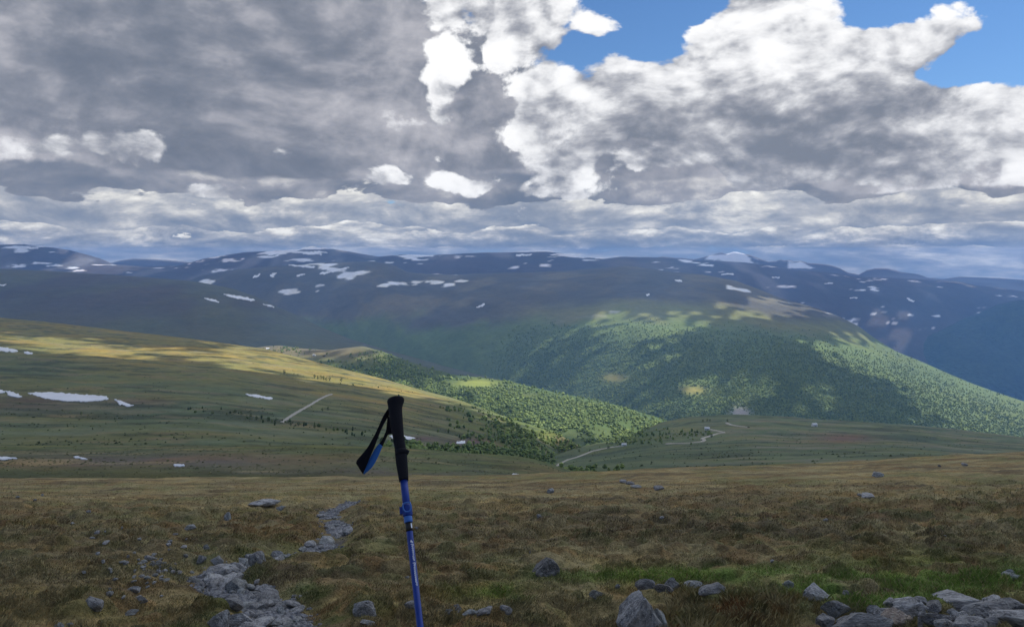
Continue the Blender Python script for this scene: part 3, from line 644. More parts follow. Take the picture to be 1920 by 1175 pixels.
SNOW = [('left_hillside', [(52,737),(90,735),(140,739),(200,743),(204,749),(170,753),(120,752),(80,746)], 'long white snow field on the green left hillside'),
 ('left_hillside', [(213,749),(228,752),(250,761),(243,763),(225,759)], 'thin snow strip just right of the long snow field'),
 ('left_hillside', [(10,732),(28,736),(42,744),(34,746),(14,741)], 'short slanting snow strip just left of the long snow field'),
 ('left_hillside', [(-20,728),(4,731),(10,737),(-20,737)], 'snow patch cut by the left picture edge beside the long snow field'),
 ('left_hillside', [(-20,648),(20,653),(36,658),(30,661),(-20,657)], 'snow strip high on the left hillside at the picture edge'),
 ('left_hillside', [(42,658),(62,662),(58,665),(44,662)], 'tiny snow fleck below the high strip at the left'),
 ('left_hillside', [(455,738),(480,740),(514,747),(505,749),(475,744)], 'narrow snow streak left of the gravel track'),
 ('left_hillside', [(730,817),(752,816),(782,821),(770,824),(735,823)], 'snow patch right behind the pole grip'),
 ('left_hillside', [(855,828),(874,826),(872,831),(856,832)], 'small snow patch on bare brown ground right of the pole'),
 ('near_rise', [(-20,856),(20,857),(38,859),(10,862),(-20,862)], 'snow strip at the left edge in the brown hollow'),
 ('near_rise', [(139,855),(150,856),(164,861),(155,862),(142,858)], 'little snow patch in the brown hollow, second from the left edge'),
 ('near_rise', [(325,870),(345,870),(348,874),(328,875)], 'small bright snow patch in the hollow left of the pole'),
 ('near_rise', [(957,888),(980,890),(1006,892),(995,894),(962,893)], 'flat snow streak where the brown moor ends, right of the pole'),
 ('dark_slope', [(418,551),(440,551),(462,556),(480,563),(470,567),(445,562),(425,557)], 'largest snow patch on the dark slope'),
 ('dark_slope', [(382,557),(400,561),(416,566),(402,568),(388,562)], 'slanting snow patch left of the largest on the dark slope'),
 ('dark_slope', [(490,570),(506,571),(517,576),(505,577)], 'small snow patch right of the largest on the dark slope'),
 ('dark_slope', [(-20,533),(16,533),(6,537),(-20,538)], 'snow patch high on the dark slope at the left edge'),
 ('dark_slope', [(344,508),(395,503),(404,506),(360,511),(345,512)], 'long thin snow streak along the top of the dark slope'),
 ('broad_mountain', [(907,568),(909,572),(893,585),(880,592),(890,580)], 'slanting snow chute high on the broad mountain'),
 ('broad_mountain', [(1263,523),(1277,523),(1279,530),(1268,530)], 'snow patch near the summit of the broad mountain'),
 ('broad_mountain', [(1208,553),(1218,549),(1224,553),(1214,556)], 'snow fleck below the summit of the broad mountain'),
 ('broad_mountain', [(1652,640),(1657,640),(1666,646),(1660,647)], 'tiny snow fleck on the right shoulder of the broad mountain'),
 ('broad_mountain', [(514,490),(560,497),(600,499),(590,505),(545,500)], 'curved snow field above the gullies'),
 ('broad_mountain', [(508,512),(520,508),(514,520),(505,522)], 'snow gully, leftmost of the short ones on the dark hump'),
 ('broad_mountain', [(470,521),(490,510),(494,512),(478,524)], 'slanting snow gully left of the dark hump'),
 ('broad_mountain', [(588,512),(620,508),(650,500),(668,500),(640,509),(610,516)], 'wide ragged snow band on the dark hump'),
 ('broad_mountain', [(552,519),(575,507),(586,506),(565,520)], 'slanting snow ramp left of the ragged snow band'),
 ('plateau_mountains', [(548,473),(600,468),(660,477),(712,481),(700,485),(640,483),(580,480)], 'great snow field under the highest plateau summit'),
 ('plateau_mountains', [(10,462),(45,461),(100,467),(90,470),(50,467)], 'long snow field under the left plateau summit'),
 ('plateau_mountains', [(890,479),(960,476),(1010,476),(990,481),(910,483)], 'snow band along the middle plateau summit'),
 ('plateau_mountains', [(1105,482),(1150,482),(1160,486),(1120,487)], 'snow patch in the dip of the middle plateau'),
 ('plateau_mountains', [(1345,514),(1395,511),(1420,515),(1380,518)], 'flat snow patch behind the broad mountain summit'),
 ('plateau_mountains', [(1415,517),(1480,521),(1475,524),(1420,521)], 'long flat snow streak on the plateau right of the summit'),
 ('plateau_mountains', [(1515,530),(1562,530),(1560,534),(1520,533)], 'small flat snow patch on the right plateau'),
 ('plateau_mountains', [(1555,560),(1600,557),(1618,558),(1590,561)], 'thin lower snow streak on the right plateau'),
 ('plateau_mountains', [(1692,556),(1712,562),(1726,570),(1712,568)], 'slanting snow streak on the right plateau')]
for k, (ly, poly, lab) in enumerate(SNOW):
    if ly in ('plateau_mountains', 'broad_mountain', 'dark_slope'):
        q = np.array(poly, float); fit = np.polyfit(q[:, 0], q[:, 1], 1); mid = np.polyval(fit, q[:, 0]); poly = np.stack([q[:, 0], mid+(q[:, 1]-mid)*.55], 1) if abs(fit[0]) < .6 else q
    o = drape('snow_patch', ly, poly, m_snow, 1.0 if ly in ('plateau_mountains', 'broad_mountain', 'dark_slope') else 1.3, seed=k, frag=ly in ('plateau_mountains', 'broad_mountain'), jag=1.8)
    if o: tag(o, lab, 'snow patch', 'summer snow patches on the hills')

# ================================================================== gravel tracks
m_road, b = material('track_gravel'); n = noise(objco(), .5, 4, .6); k = (n-.5)*.5+1.0
link(mulc(vec(k, k, k), V(rgbnode((.34, .32, .27)))), b.inputs['Base Color'])
def track(name, ly, pts, width, label):
    P = np.array(pts, float); t = np.linspace(0, len(P)-1, 14*len(P)); px = np.interp(t, np.arange(len(P)), P[:, 0]); py = np.interp(t, np.arange(len(P)), P[:, 1])
    w, _ = hit(ly, px, py); w = np.stack([smooth_cols(w[:, j], 3) for j in range(3)], 1); d = np.gradient(w[:, :2], axis=0); d /= np.linalg.norm(d, axis=1)[:, None]+1e-9; nrm = np.stack([-d[:, 1], d[:, 0]], 1)
    rows = []
    for s, up in ((-1.25, -1.2), (-.9, .0), (0, .12), (.9, .0), (1.25, -1.2)):
        q = w.copy(); q[:, :2] += nrm*s*width*.5; ppx = CXP+F_PX*q[:, 0]/q[:, 1]
        L = LAYERS[ly]; ci = np.clip(((ppx-L['cols'][0])/L['step']).round().astype(int), 0, len(L['cols'])-1)
        q[:, 2] = [np.interp(q[j, 1], L['Y'][:, ci[j]], L['Z'][:, ci[j]]) for j in range(len(q))]; q[:, 2] += up+w[:, 1]*.0007+.15; rows.append(q)
    v = np.stack(rows, 1).reshape(-1, 3); n = 5; i = (np.arange(len(w)-1)[:, None]*n+np.arange(n-1)).ravel()
    f = np.stack([i, i+1, i+n+1, i+n], 1); o = v.mean(0); ob = new_mesh(name, v-o, f, m_road, True); ob.location = o
    return tag(ob, kind='structure', label=label)
track('gravel_track', 'left_hillside', [(527,793),(545,780),(562,770),(580,760),(598,749),(612,742),(622,739)], 2.6, 'straight pale gravel track on the left hillside')
track('gravel_road', 'moor_plateau', [(1036,879),(1048,870),(1064,862),(1082,857),(1095,852),(1110,846),(1128,842),(1150,838),(1170,836)], 3.0, 'pale gravel road curving over the moor')
track('gravel_road', 'moor_plateau', [(1248,832),(1290,831),(1316,828),(1321,825),(1316,822),(1332,817),(1345,813),(1358,811),(1350,809),(1330,805)], 3.6, 'winding pale road on the moor plateau')
track('valley_road', 'moor_plateau', [(1362,793),(1372,797),(1385,799),(1404,801)], 3.6, 'short bend of pale road at the plateau edge')

# ================================================================== woods
def leaf_mat(name, lo, hi):
    m, b = material(name); c = attr(); n = noise(objco(), .35, 3, .6); k = (n-.5)*.9+1.0
    link(mulc(c, vec(k, k, k)), b.inputs['Base Color']); b.inputs['Roughness'].default_value = .7; return m
m_leaf = leaf_mat('birch_leaves', 0, 0)
def forest(name, ly, n, box, dens, hmin, hmax, sides, rings, label, seed, tone=((.095,.14,.045), (.20,.255,.07))):
    r = np.random.default_rng(seed); px = r.uniform(box[0], box[2], n); py = r.uniform(box[1], box[3], n)
    P, ok = hit(ly, px, py); ok &= r.random(n) < dens(px, py, P); P = P[ok]; px = px[ok]; n = len(P)
    H = r.uniform(hmin, hmax, n)*(1+.25*r.standard_normal(n).clip(-1.5, 2)); R = H*r.uniform(.34, .58, n)
    ang = np.arange(sides)*2*pi/sides; V_ = []; slim = r.random(n) < .07
    R = np.where(slim, R*.55, R); H = np.where(slim, H*1.25, H)
    for hz, rr in rings:
        a = ang[None]+r.uniform(0, 6.28, n)[:, None]; rad = R[:, None]*rr*r.uniform(.65, 1.25, (n, sides))
        V_.append(np.stack([P[:, :1]+rad*np.cos(a), P[:, 1:2]+rad*np.sin(a), P[:, 2:3]+H[:, None]*(hz+r.uniform(-.06, .06, (n, sides)))], -1))
    tip = P.copy(); tip[:, 2] += H; tip[:, :2] += r.normal(0, .06, (n, 2))*H[:, None]
    v = np.concatenate(V_+[tip[:, None]], 1); nv = v.shape[1]; f = []
    for k in range(len(rings)-1):
        for s in range(sides):
            a, b2 = k*sides+s, k*sides+(s+1) % sides; f += [(a, b2, b2+sides), (a, b2+sides, a+sides)]
    k = len(rings)-1
    for s in range(sides): f.append((k*sides+s, k*sides+(s+1) % sides, nv-1))
    f = (np.array(f)[None]+np.arange(n)[:, None, None]*nv).reshape(-1, 3)
    t = np.clip(r.normal(.45, .36, n)+.3*fbm(P[:, 0]/90, P[:, 1]/90, 3, seed), 0, 1); c = lerp3(tone[0], tone[1], t); c[slim] *= .7
    c = np.repeat(c[:, None], nv, 1)
    ob = new_mesh(name, v.reshape(-1, 3), f, m_leaf, False, c.reshape(-1, 3)); return tag(ob, label, 'woodland', kind='stuff')
def below(crest, a, b2): return lambda px, py: sstep(py-curve(crest, px), a, b2)
clear = lambda px, py: 1-np.clip(gauss(px, py, 895, 719, 36, 7)*1.7, 0, 1)
forest('birch_wood', 'wooded_shelf', 24000, (600, 660, 1290, 850), lambda px, py, P: sstep(px, 640, 760)*clear(px, py)*sstep(fbm(P[:, 0]/70, P[:, 1]/90, 3, 301), -.75, -.1)*(.35+.65*sstep(py-curve(D_CREST, px), 0, 14)), 4, 7, 5, ((.10, .85), (.58, 1.0)), 'birch wood covering the shelf above the ravine', 1)
TREE = [(-500,640),(600,650),(900,640),(1050,610),(1300,612),(1500,632),(1700,672),(1920,760),(2400,900)]
forest('mountain_wood', 'broad_mountain', 82000, (880, 585, 2050, 870), lambda px, py, P: sstep(py-curve(TREE, px)+14*fbm(P[:, 0]/200, P[:, 1]/300, 3, 303), -18, 40)*sstep(px, 880, 1020)*(1-np.clip(gauss(px, py, 1152, 708, 22, 8)*1.6+gauss(px, py, 1298, 731, 24, 7)*1.6+gauss(px, py, 1388, 778, 20, 14)*1.6, 0, 1)), 4.5, 7.5, 4, ((.05, .95), (.62, 1.0)), 'wood on the lower slopes of the broad mountain', 2, ((.078,.118,.034), (.175,.215,.058)))
forest('ravine_wood', 'left_hillside', 4200, (700, 760, 1110, 880), lambda px, py, P: np.clip(sstep(px, 800, 1000)*sstep(fbm(P[:, 0]/30, P[:, 1]/50, 3, 305), -.35, .2)+.8*gauss(px, py, 850, 850, 120, 9), 0, 1)*(1-gauss(px, py, 880, 828, 40, 7)), 2.5, 5, 5, ((.08, .8), (.45, 1.0), (.78, .72)), 'low birch scrub on the near side of the ravine', 3)
forest('plateau_scrub', 'moor_plateau', 3000, (1000, 785, 1340, 900), lambda px, py, P: np.clip(gauss(px, py, 1165, 818, 60, 16)*1.5*sstep(py, 838, 828)+gauss(px, py, 1290, 814, 40, 4)*1.6+.35*gauss(px, py, 1080, 884, 60, 6), 0, 1), 1.8, 3.4, 5, ((.08, .8), (.45, 1.0), (.78, .72)), 'dark birch scrub at the brink of the moor plateau', 4)
forest('shelf_scrub', 'wooded_shelf', 2200, (470, 640, 800, 760), lambda px, py, P: np.clip(gauss(px, py, 540, 655, 45, 8)+gauss(px, py, 640, 690, 90, 12)*.8+gauss(px, py, 740, 720, 60, 30), 0, 1), 4, 7, 5, ((.08, .8), (.45, 1.0), (.78, .72)), 'scattered birches around the far meadow', 5)
forest('hillside_scrub', 'left_hillside', 1500, (330, 690, 860, 860), lambda px, py, P: np.clip(np.exp(-((py-curve([(330,768),(420,775),(520,792),(640,806),(760,835),(860,850)], px))/5)**2)*.9+np.exp(-((py-curve([(330,690),(600,706),(700,724),(860,765)], px))/6)**2)*.5*sstep(px, 520, 600), 0, 1), 1.2, 2.6, 5, ((.05, .8), (.45, 1.0), (.78, .72)), 'line of low bushes along the burn on the left hillside', 6, ((.045,.07,.026), (.10,.14,.045)))

st_B = lambda X, Y: sstep(-fbm(X/48-Y/400, Y/20, 4, 103), -.05, .35)
forest('hillside_heather', 'left_hillside', 5200, (-60, 640, 900, 845), lambda px, py, P: .12+.88*st_B(P[:, 0], P[:, 1]), .25, .7, 4, ((.0, 2.6), (.6, 1.6)), 'dark juniper and heather clumps streaking the left hillside', 7, ((.05,.068,.03), (.12,.135,.055)))
forest('plateau_heather', 'moor_plateau', 3200, (1050, 800, 1980, 880), lambda px, py, P: .12+.88*sstep(-fbm(P[:, 0]/52+P[:, 1]/300, P[:, 1]/17, 4, 93), -.05, .35), .25, .7, 4, ((.0, 2.6), (.6, 1.6)), 'dark heather clumps streaking the moor plateau', 8, ((.05,.068,.034), (.12,.135,.06)))
forest('rise_tussocks', 'near_rise', 4200, (-60, 836, 1060, 900), lambda px, py, P: .2+.8*sstep(fbm(P[:, 0]/22, P[:, 1]/4, 4, 113), -.1, .3), .05, .16, 4, ((.0, 4.5), (.6, 2.4)), 'dark tussocks on the near green rise', 9, ((.065,.075,.032), (.17,.16,.07)))
m_bark, b = material('birch_bark'); n = noise(objco(), 3, 4, .6); link(mixc(ss(n, .4, .6), (.10,.085,.07), (.42,.40,.37)), b.inputs['Base Color'])
def make_tree(seed):
    r = np.random.default_rng(seed); e = empty('birch_tree'); sd = 7; v = []; f = []
    prof = [(0, .06), (.25, .045), (.6, .03), (.95, .008)]; lean = r.normal(0, .04, 2)
    for h, rad in prof:
        for s in range(sd): a = s*2*pi/sd; v.append((rad*math.cos(a)+lean[0]*h, rad*math.sin(a)+lean[1]*h, h))
    for k in range(3):
        for s in range(sd): f.append((k*sd+s, k*sd+(s+1) % sd, (k+1)*sd+(s+1) % sd, (k+1)*sd+s))
    for k in range(4):
        a = r.uniform(0, 6.28); h = r.uniform(.3, .6); b0 = len(v)
        for q in (-1, 1): v.append((q*.012*math.sin(a), -q*.012*math.cos(a), h))
        v += [(math.cos(a)*.25, math.sin(a)*.25, h+.22), (0, 0, h+.03)]; f += [(b0, b0+1, b0+2), (b0, b0+2, b0+3), (b0+1, b0+3, b0+2)]
    t = new_mesh('trunk', v, f, m_bark, True); t.parent = e
    d = r.normal(0, 1, (150, 3)); d /= np.linalg.norm(d, axis=1)[:, None]; c = d*r.uniform(.55, 1, (150, 1))**.5*np.array([.30, .30, .42])*(1+.25*np.sin(d[:, :1]*5+seed)); c[:, 2] += .58
    q = r.normal(0, 1, (150, 3, 3))*.055; vv = c[:, None]+q
    col = np.repeat(lerp3((.06,.09,.03), (.15,.19,.055), r.random(150))[:, None], 3, 1).reshape(-1, 3)
    cr = new_mesh('crown', vv.reshape(-1, 3), np.arange(450).reshape(-1, 3), m_leaf, False, col); cr.parent = e; return e
protos = [make_tree(s) for s in (1, 2, 3)]
def dup(root):
    r = root.copy(); COL.objects.link(r)
    for ch in root.children:
        c = ch.copy(); COL.objects.link(c); c.parent = r
    return r
used_p = set()
def place_tree(px, py, ly, h, label, group, cat='tree'):
    k = random.randrange(3); o = protos[k] if k not in used_p else dup(protos[k]); used_p.add(k)
    P, _ = hit(ly, px, py); o.location = P[0]-np.array([0, 0, .1]); o.scale = (h, h, h*random.uniform(.85, 1.1)); o.rotation_euler = (0, 0, random.uniform(0, 6.28)); tag(o, label, cat, group)
for px, py in ((533,702),(590,709),(596,711),(602,711),(607,712),(612,714),(618,714),(640,716)): place_tree(px, py, 'left_hillside', 6.5, 'small dark birch standing in the sunlit grass on the left hillside', 'birches on the sunlit grass')
for px, py in ((398,777),(441,775),(452,779),(470,783),(481,788),(490,785),(503,790),(545,798),(560,799),(590,803),(604,771),(615,768)): place_tree(px, py, 'left_hillside', 3.2, 'low dark birch bush beside the burn near the gravel track', 'birch bushes by the gravel track', 'bush')
for px, py in ((1086,847),(1140,841),(1142,840),(1106,846)): place_tree(px, py, 'moor_plateau', 3.0, 'lone dark birch beside the curving gravel road', 'birches by the gravel road')
for px, py in ((1318,791),(1326,790),(1331,790),(1364,791),(1334,820)): place_tree(px, py, 'moor_plateau', 4.5, 'dark birch at the brink of the moor plateau', 'birches at the plateau brink')

# ================================================================== cabins
def plain(name, c, rough=.8, spec=.2):
    m, b = material(name); n = noise(objco(), 6, 3, .6); k = (n-.5)*.3+1.0; link(mulc(vec(k, k, k), V(rgbnode(c))), b.inputs['Base Color']); b.inputs['Roughness'].default_value = rough; b.inputs['Specular IOR Level'].default_value = spec; return m
m_wall = plain('white_boards', (.75, .75, .73)); m_dwall = plain('tarred_boards', (.12, .07, .045)); m_roof = plain('turf_roof', (.10, .11, .06)); m_slate = plain('pale_roof', (.55, .56, .58)); m_dark = plain('window_glass', (.04, .05, .06), .2)
def boxmesh(name, x0, x1, y0, y1, z0, z1, mat, par):
    v = [(x, y, z) for z in (z0, z1) for y in (y0, y1) for x in (x0, x1)]
    o = new_mesh(name, v, [(0, 2, 3, 1), (4, 5, 7, 6), (0, 1, 5, 4), (2, 6, 7, 3), (0, 4, 6, 2), (1, 3, 7, 5)], mat); o.parent = par; return o
def cabin(px, py, ly, w, rz, wall, roof, label):
    e = empty('cabin'); P, _ = hit(ly, px, py); e.location = P[0]; d = w*.6; h = w*.42; rf = w*.24
    v = [(-w/2, -d/2, -1), (w/2, -d/2, -1), (w/2, d/2, -1), (-w/2, d/2, -1), (-w/2, -d/2, h), (w/2, -d/2, h), (w/2, d/2, h), (-w/2, d/2, h), (-w/2, 0, h+rf), (w/2, 0, h+rf)]
    new_mesh('wall', v, [(0, 1, 5, 4), (2, 3, 7, 6), (1, 2, 6, 9, 5), (3, 0, 4, 8, 7), (0, 3, 2, 1)], wall).parent = e
    o_ = w*.05; t = w*.03; s = rf/(d/2)
    for sg in (-1, 1):
        a = [(-w/2-o_, sg*(d/2+o_), h-s*o_+.01), (w/2+o_, sg*(d/2+o_), h-s*o_+.01), (w/2+o_, 0, h+rf+.01), (-w/2-o_, 0, h+rf+.01)]
        q = a+[(x, y, z+t) for x, y, z in a]; r_ = new_mesh('roof', q, [(0, 1, 2, 3), (4, 7, 6, 5), (0, 4, 5, 1), (1, 5, 6, 2), (2, 6, 7, 3), (3, 7, 4, 0)], roof); r_.parent = e
    boxmesh('door', -.05*w, .07*w, -d/2-.06, -d/2-.01, 0, h*.72, m_dark, e)
    for x in (-.33, .25): boxmesh('window', x*w, (x+.14)*w, -d/2-.06, -d/2-.01, h*.35, h*.72, m_dark, e)
    boxmesh('chimney', .2*w, .27*w, -.04*w, .04*w, h+rf*.7, h+rf*1.5, m_slate, e)
    e.rotation_euler = (0, 0, rz); return tag(e, label, 'cabin', 'cabins in the valley')
cabin(502, 656, 'wooded_shelf', 11, .3, m_wall, m_slate, 'white cabin at the rim of the left hillside, leftmost of the cabins')
cabin(589, 667, 'wooded_shelf', 8, -.2, m_wall, m_slate, 'small white cabin on the far brown meadow')
cabin(608, 668, 'wooded_shelf', 7, .5, m_dwall, m_roof, 'dark cabin just right of the small white one')
cabin(1527, 799, 'moor_plateau', 7, .2, m_wall, m_slate, 'white cabin at the plateau brink, rightmost of the cabins')
cabin(1326, 806, 'moor_plateau', 6, -.3, m_wall, m_slate, 'pale cabin beside the winding road')
cabin(1170, 836, 'moor_plateau', 5, .1, m_wall, m_slate, 'small white cabin where the gravel road meets the brink')
# ================================================================== stones
def stone_mat(name, base, pale, dark, rough=.85):
    m, b = material(name); p = objco()
    oi = V.tree.nodes.new('ShaderNodeObjectInfo'); rnd = V(oi.outputs['Random'])
    po = V.tree.nodes.new('ShaderNodeVectorMath'); po.operation = 'ADD'; link(p, po.inputs[0]); link(vec(rnd*37.0, rnd*11.0, rnd*5.0), po.inputs[1]); p = V(po.outputs[0])
    big = noise(p, 3.0, 5, .62); fine = noise(p, 16.0, 5, .65); spots = noise(p, 7.0, 3, .5, 2.0, .6)
    c = mixc(ss(big, .40, .62), dark, base); c = mixc(ss(fine, .45, .68)*.65, c, pale); c = mixc(ss(spots, .60, .66)*.55, c, (.40, .40, .36)); c = mixc(ss(noise(p, 5.0, 4, .6), .60, .68)*.75, c, (.05, .05, .05))
    k = rnd*.5+.75; c = mulc(c, vec(k, k, k)); link(c, b.inputs['Base Color']); b.inputs['Roughness'].default_value = rough
    bump(b, big*.6+fine*.4, .9, .06); return m
m_st = stone_mat('grey_stone', (.335, .325, .31), (.50, .49, .47), (.16, .155, .15))
m_bo = stone_mat('dark_boulder_stone', (.19, .178, .165), (.30, .285, .27), (.09, .085, .08))
m_li = stone_mat('lichen_stone', (.30, .305, .29), (.47, .47, .44), (.16, .16, .15))
m_gr = stone_mat('brook_gravel_stone', (.26, .26, .265), (.40, .40, .405), (.12, .12, .122))
def ico(sub):
    import bmesh
    bm = bmesh.new(); bmesh.ops.create_icosphere(bm, subdivisions=sub, radius=1.0)
    v = np.array([x.co[:] for x in bm.verts]); f = np.array([[q.index for q in x.verts] for x in bm.faces]); bm.free(); return v, f
ICO = {k: ico(k) for k in (1, 2, 3, 4)}
def stone_shape(seed, sub, cuts=11, rough=.03):
    r = np.random.default_rng(seed); v, f = ICO[sub]; v = v.copy()
    for _ in range(cuts):
        n = r.normal(0, 1, 3); n[2] *= .8; n /= np.linalg.norm(n); d = r.uniform(.42, .80); s = v@n-d; v -= np.where(s > 0, s, 0)[:, None]*n*r.uniform(.8, 1.0)
    a = fbm(v[:, 0]*2.3+seed, v[:, 1]*2.3+v[:, 2]*1.7, 3, seed % 50)-.9*np.clip(ridged(v[:, 0]*1.9+v[:, 2]*1.3, v[:, 1]*1.9-v[:, 2]*.8+seed, 3, seed % 40)-.72, 0, 1)*3; v *= (1+a*rough*2.2)[:, None]
    v -= (v.max(0)+v.min(0))/2; v /= (v.max(0)-v.min(0)); v[:, 2] += .5; return v, f     # unit box standing on z = 0
SMALL = []
for s in range(14):
    v, f = stone_shape(500+s, 2, 9); me = new_mesh('stone', v, f, m_st if s % 3 else m_li, False, link=False).data; SMALL.append(me)
def ground_at(px, py): P, _ = hit('moor_ground', px, py); return P[0]
def put_stone(px, py, w, h, label, name='stone', group=None, mat=None, seed=None, depth=None, sub=4, rz=None, tilt=0.0, sink=.34, cat='stone', cuts=12):
    """px, py: middle of the foot; w, h: size in photo pixels"""
    P = ground_at(px, py); k = P[1]/F_PX; W = w*k; Hh = h*k/.93/(1-sink); Dp = (depth*k if depth else W*random.uniform(.65, .95))
    if seed is None: o = bpy.data.objects.new(name, random.choice(SMALL)); COL.objects.link(o)
    else:
        v, f = stone_shape(seed, sub, cuts, .06); o = new_mesh(name, v, f, mat or m_st, False)
    o.location = P + np.array([0, Dp*.25, -Hh*sink]); o.scale = (W, Dp, Hh)
    o.rotation_euler = (random.uniform(-.1, .1), tilt+random.uniform(-.06, .06), rz if rz is not None else random.uniform(0, 6.28)); return tag(o, label, cat, group)
KEY = [(1022,1078,50,32,'dark rounded boulder alone on the moor right of the pole',m_bo,3,0), (1203,1185,84,74,'tall pale grey boulder at the bottom edge, right of centre',m_st,7,.12),
 (1246,1180,24,42,'narrow pale stone leaning beside the tall grey boulder',m_li,8,.7), (1535,1125,54,28,'blocky grey stone in the green grass above the rock outcrop',m_st,9,.1), (1210,1104,38,20,'grey split stone just behind the tall boulder',m_st,10,-.1),
 (1243,1108,40,14,'dark low stone in the cluster behind the tall boulder',m_bo,11,0), (1264,1104,28,22,'pointed stone in the cluster behind the tall boulder',m_st,12,.5), (1300,1100,40,10,'flat grassy stone right of the cluster behind the tall boulder',m_li,13,0),
 (1336,1110,54,14,'pale flat stone in long grass right of the tall boulder',m_st,14,0), (1120,1119,28,14,'pale stone lying left of the tall boulder',m_li,15,.1), (1158,1102,10,9,'small white pebble in green grass left of the tall boulder',m_li,16,0), (1477,1100,22,14,'small round stone in grass left of the blocky stone',m_li,17,0),
 (1590,1112,18,8,'little stone right of the blocky grey stone',m_st,18,0), (1898,1086,36,14,'low pale stone in the green grass at the right edge',m_li,19,0), (1895,1076,16,10,'small stone on top of the low pale stone at the right edge',m_li,20,0),
 (1576,1150,54,34,'cracked stone at the left end of the rock outcrop',m_st,21,0), (1620,1178,120,40,'broad flat rock along the bottom edge in the outcrop',m_st,22,0), (1660,1166,54,34,'dark edged block in the middle of the outcrop',m_st,23,.1), (1710,1150,78,40,'broad sloping rock at the top of the outcrop',m_st,24,-.15),
 (1690,1180,62,50,'rusty brown rock at the bottom of the outcrop',stone_mat('rusty_stone', (.32,.26,.20), (.42,.36,.30), (.2,.16,.13)),25,0), (1762,1172,60,30,'split grey block right of the rusty rock',m_bo,26,.1), (1800,1146,110,38,'long ridge of rock topping the outcrop',m_st,27,.12), (1780,1180,44,26,'small wedge under the split block at the bottom edge',m_st,28,.3),
 (1832,1182,90,30,'slab with a shadowed underside at the bottom right',m_st,29,0), (1882,1160,120,42,'wide pitted rock at the right end of the outcrop',m_st,30,.05), (1930,1178,110,40,'low rock running out of the bottom right corner',m_st,31,0), (1846,1140,44,20,'knob of rock on the ridge of the outcrop',m_st,32,0),
 (683,1150,44,26,'rough hollowed stone left of the pole',m_st,33,0), (770,1137,24,12,'stone half hidden behind the pole',m_st,34,0), (840,1150,16,10,'pale stone, leftmost of the row right of the pole',m_li,35,0), (858,1147,16,14,'dark pointed stone in the row right of the pole',m_st,36,.4), (880,1152,28,10,'small flat stone in the row right of the pole',m_li,37,0), (913,1153,40,12,'long flat stone, largest of the row right of the pole',m_st,38,0), (948,1148,26,16,'bluish block at the right end of the row right of the pole',m_st,39,0), (690,1172,30,8,'low stone at the bottom edge left of the pole',m_li,40,0),
 (492,950,56,12,'long flat rock on the moor above the brook',m_st,41,0), (526,956,18,8,'pale flat stone at the right end of the long flat rock',m_li,42,0), (424,976,14,16,'upright pale stone left of the brook',m_li,43,0), (356,992,24,9,'pale slanting stone on the moor left of the brook',m_li,44,.3),
 (378,1055,18,16,'leaning grey stone in the brook bank, left of its pair',m_st,45,.5), (404,1058,26,17,'domed pale stone at the brook bend',m_st,46,0), (386,1030,14,10,'round stone on the left bank of the brook',m_li,47,0), (468,1052,20,14,'rounded stone among the blocks in the upper brook',m_st,48,0), (482,1056,28,22,'tall tilted slab among the blocks in the upper brook',m_st,49,.5), (518,1046,24,16,'notched slab at the right end of the upper blocks',m_st,50,.2),
 (386,1084,34,16,'grey slab at the brook bend, nearest the left bank',m_st,51,.25), (418,1086,28,20,'dark tilted slab in the middle of the brook bend',m_st,52,.5), (408,1070,40,12,'flat slab across the brook bend',m_st,53,0), (497,1110,40,14,'long thin slab lying in the lower brook',m_st,54,-.2), (500,1122,36,18,'light slab below the long thin one in the lower brook',m_st,55,-.1), (490,1136,30,18,'blocky stone in the middle of the lower brook',m_st,56,0), (438,1140,40,16,'bank stone left of the lower brook',m_st,57,0),
 (406,1180,40,34,'rounded boulder at the bottom edge, left of the great brook boulder',m_st,58,.2), (448,1182,64,34,'great grey boulder in the brook at the bottom edge',m_st,59,0), (546,1130,18,10,'small slab on the right side of the lower brook',m_st,60,0),
 (172,1138,40,16,'long dark stone on the left moor near the bottom',m_st,61,-.4), (248,1108,24,9,'pointed grey stone on the left moor',m_st,62,0), (204,1115,13,8,'small grey stone between the long dark one and the pointed one',m_li,63,-.3), (274,1050,28,9,'flat pale slab on the stony patch',m_st,64,.1), (288,1062,26,8,'greenish flat slab under the pale one on the stony patch',m_li,65,0), (238,1152,34,6,'thin flat slab near the bottom on the left',m_li,66,0), (264,1126,26,12,'rough stone in the turf on the left',m_st,67,0), (106,1176,22,8,'white stone at the bottom edge far left',m_li,68,0), (130,1174,14,7,'small stone beside the white one at the bottom edge',m_li,69,0)]
for px, py, w, h, lab, mt, sd, tl in KEY:
    put_stone(px, py, w*1.05, h*(.62 if px > 1540 and py > 1110 else .85), lab, 'boulder' if w > 60 else 'stone', None, mt, sd, sub=4 if w > 45 else 3, rz=random.uniform(-.3, .3), tilt=-tl*.35, cat='boulder' if w > 60 else 'stone', depth=max(w*.6, h*.9))
for k, (px, py, w, h) in enumerate(((1556,1172,34,22),(1592,1176,40,24),(1640,1150,30,22),(1606,1158,30,20),(1735,1172,36,28),(1672,1140,36,20),(1758,1146,40,22),(1730,1132,34,16),(1812,1170,40,26),(1790,1160,30,20),(1860,1178,44,26),(1906,1178,50,28),(1870,1140,50,20),(1905,1142,46,20),(1830,1156,40,22),(1700,1162,30,22))):
    put_stone(px, py, w, h*.7, 'angular block wedged among the larger rocks of the outcrop', 'stone', 'blocks filling the outcrop', m_st, 700+k, sub=3, rz=random.uniform(-.8, .8), tilt=random.uniform(-.4, .4), depth=w*.8, cuts=14)
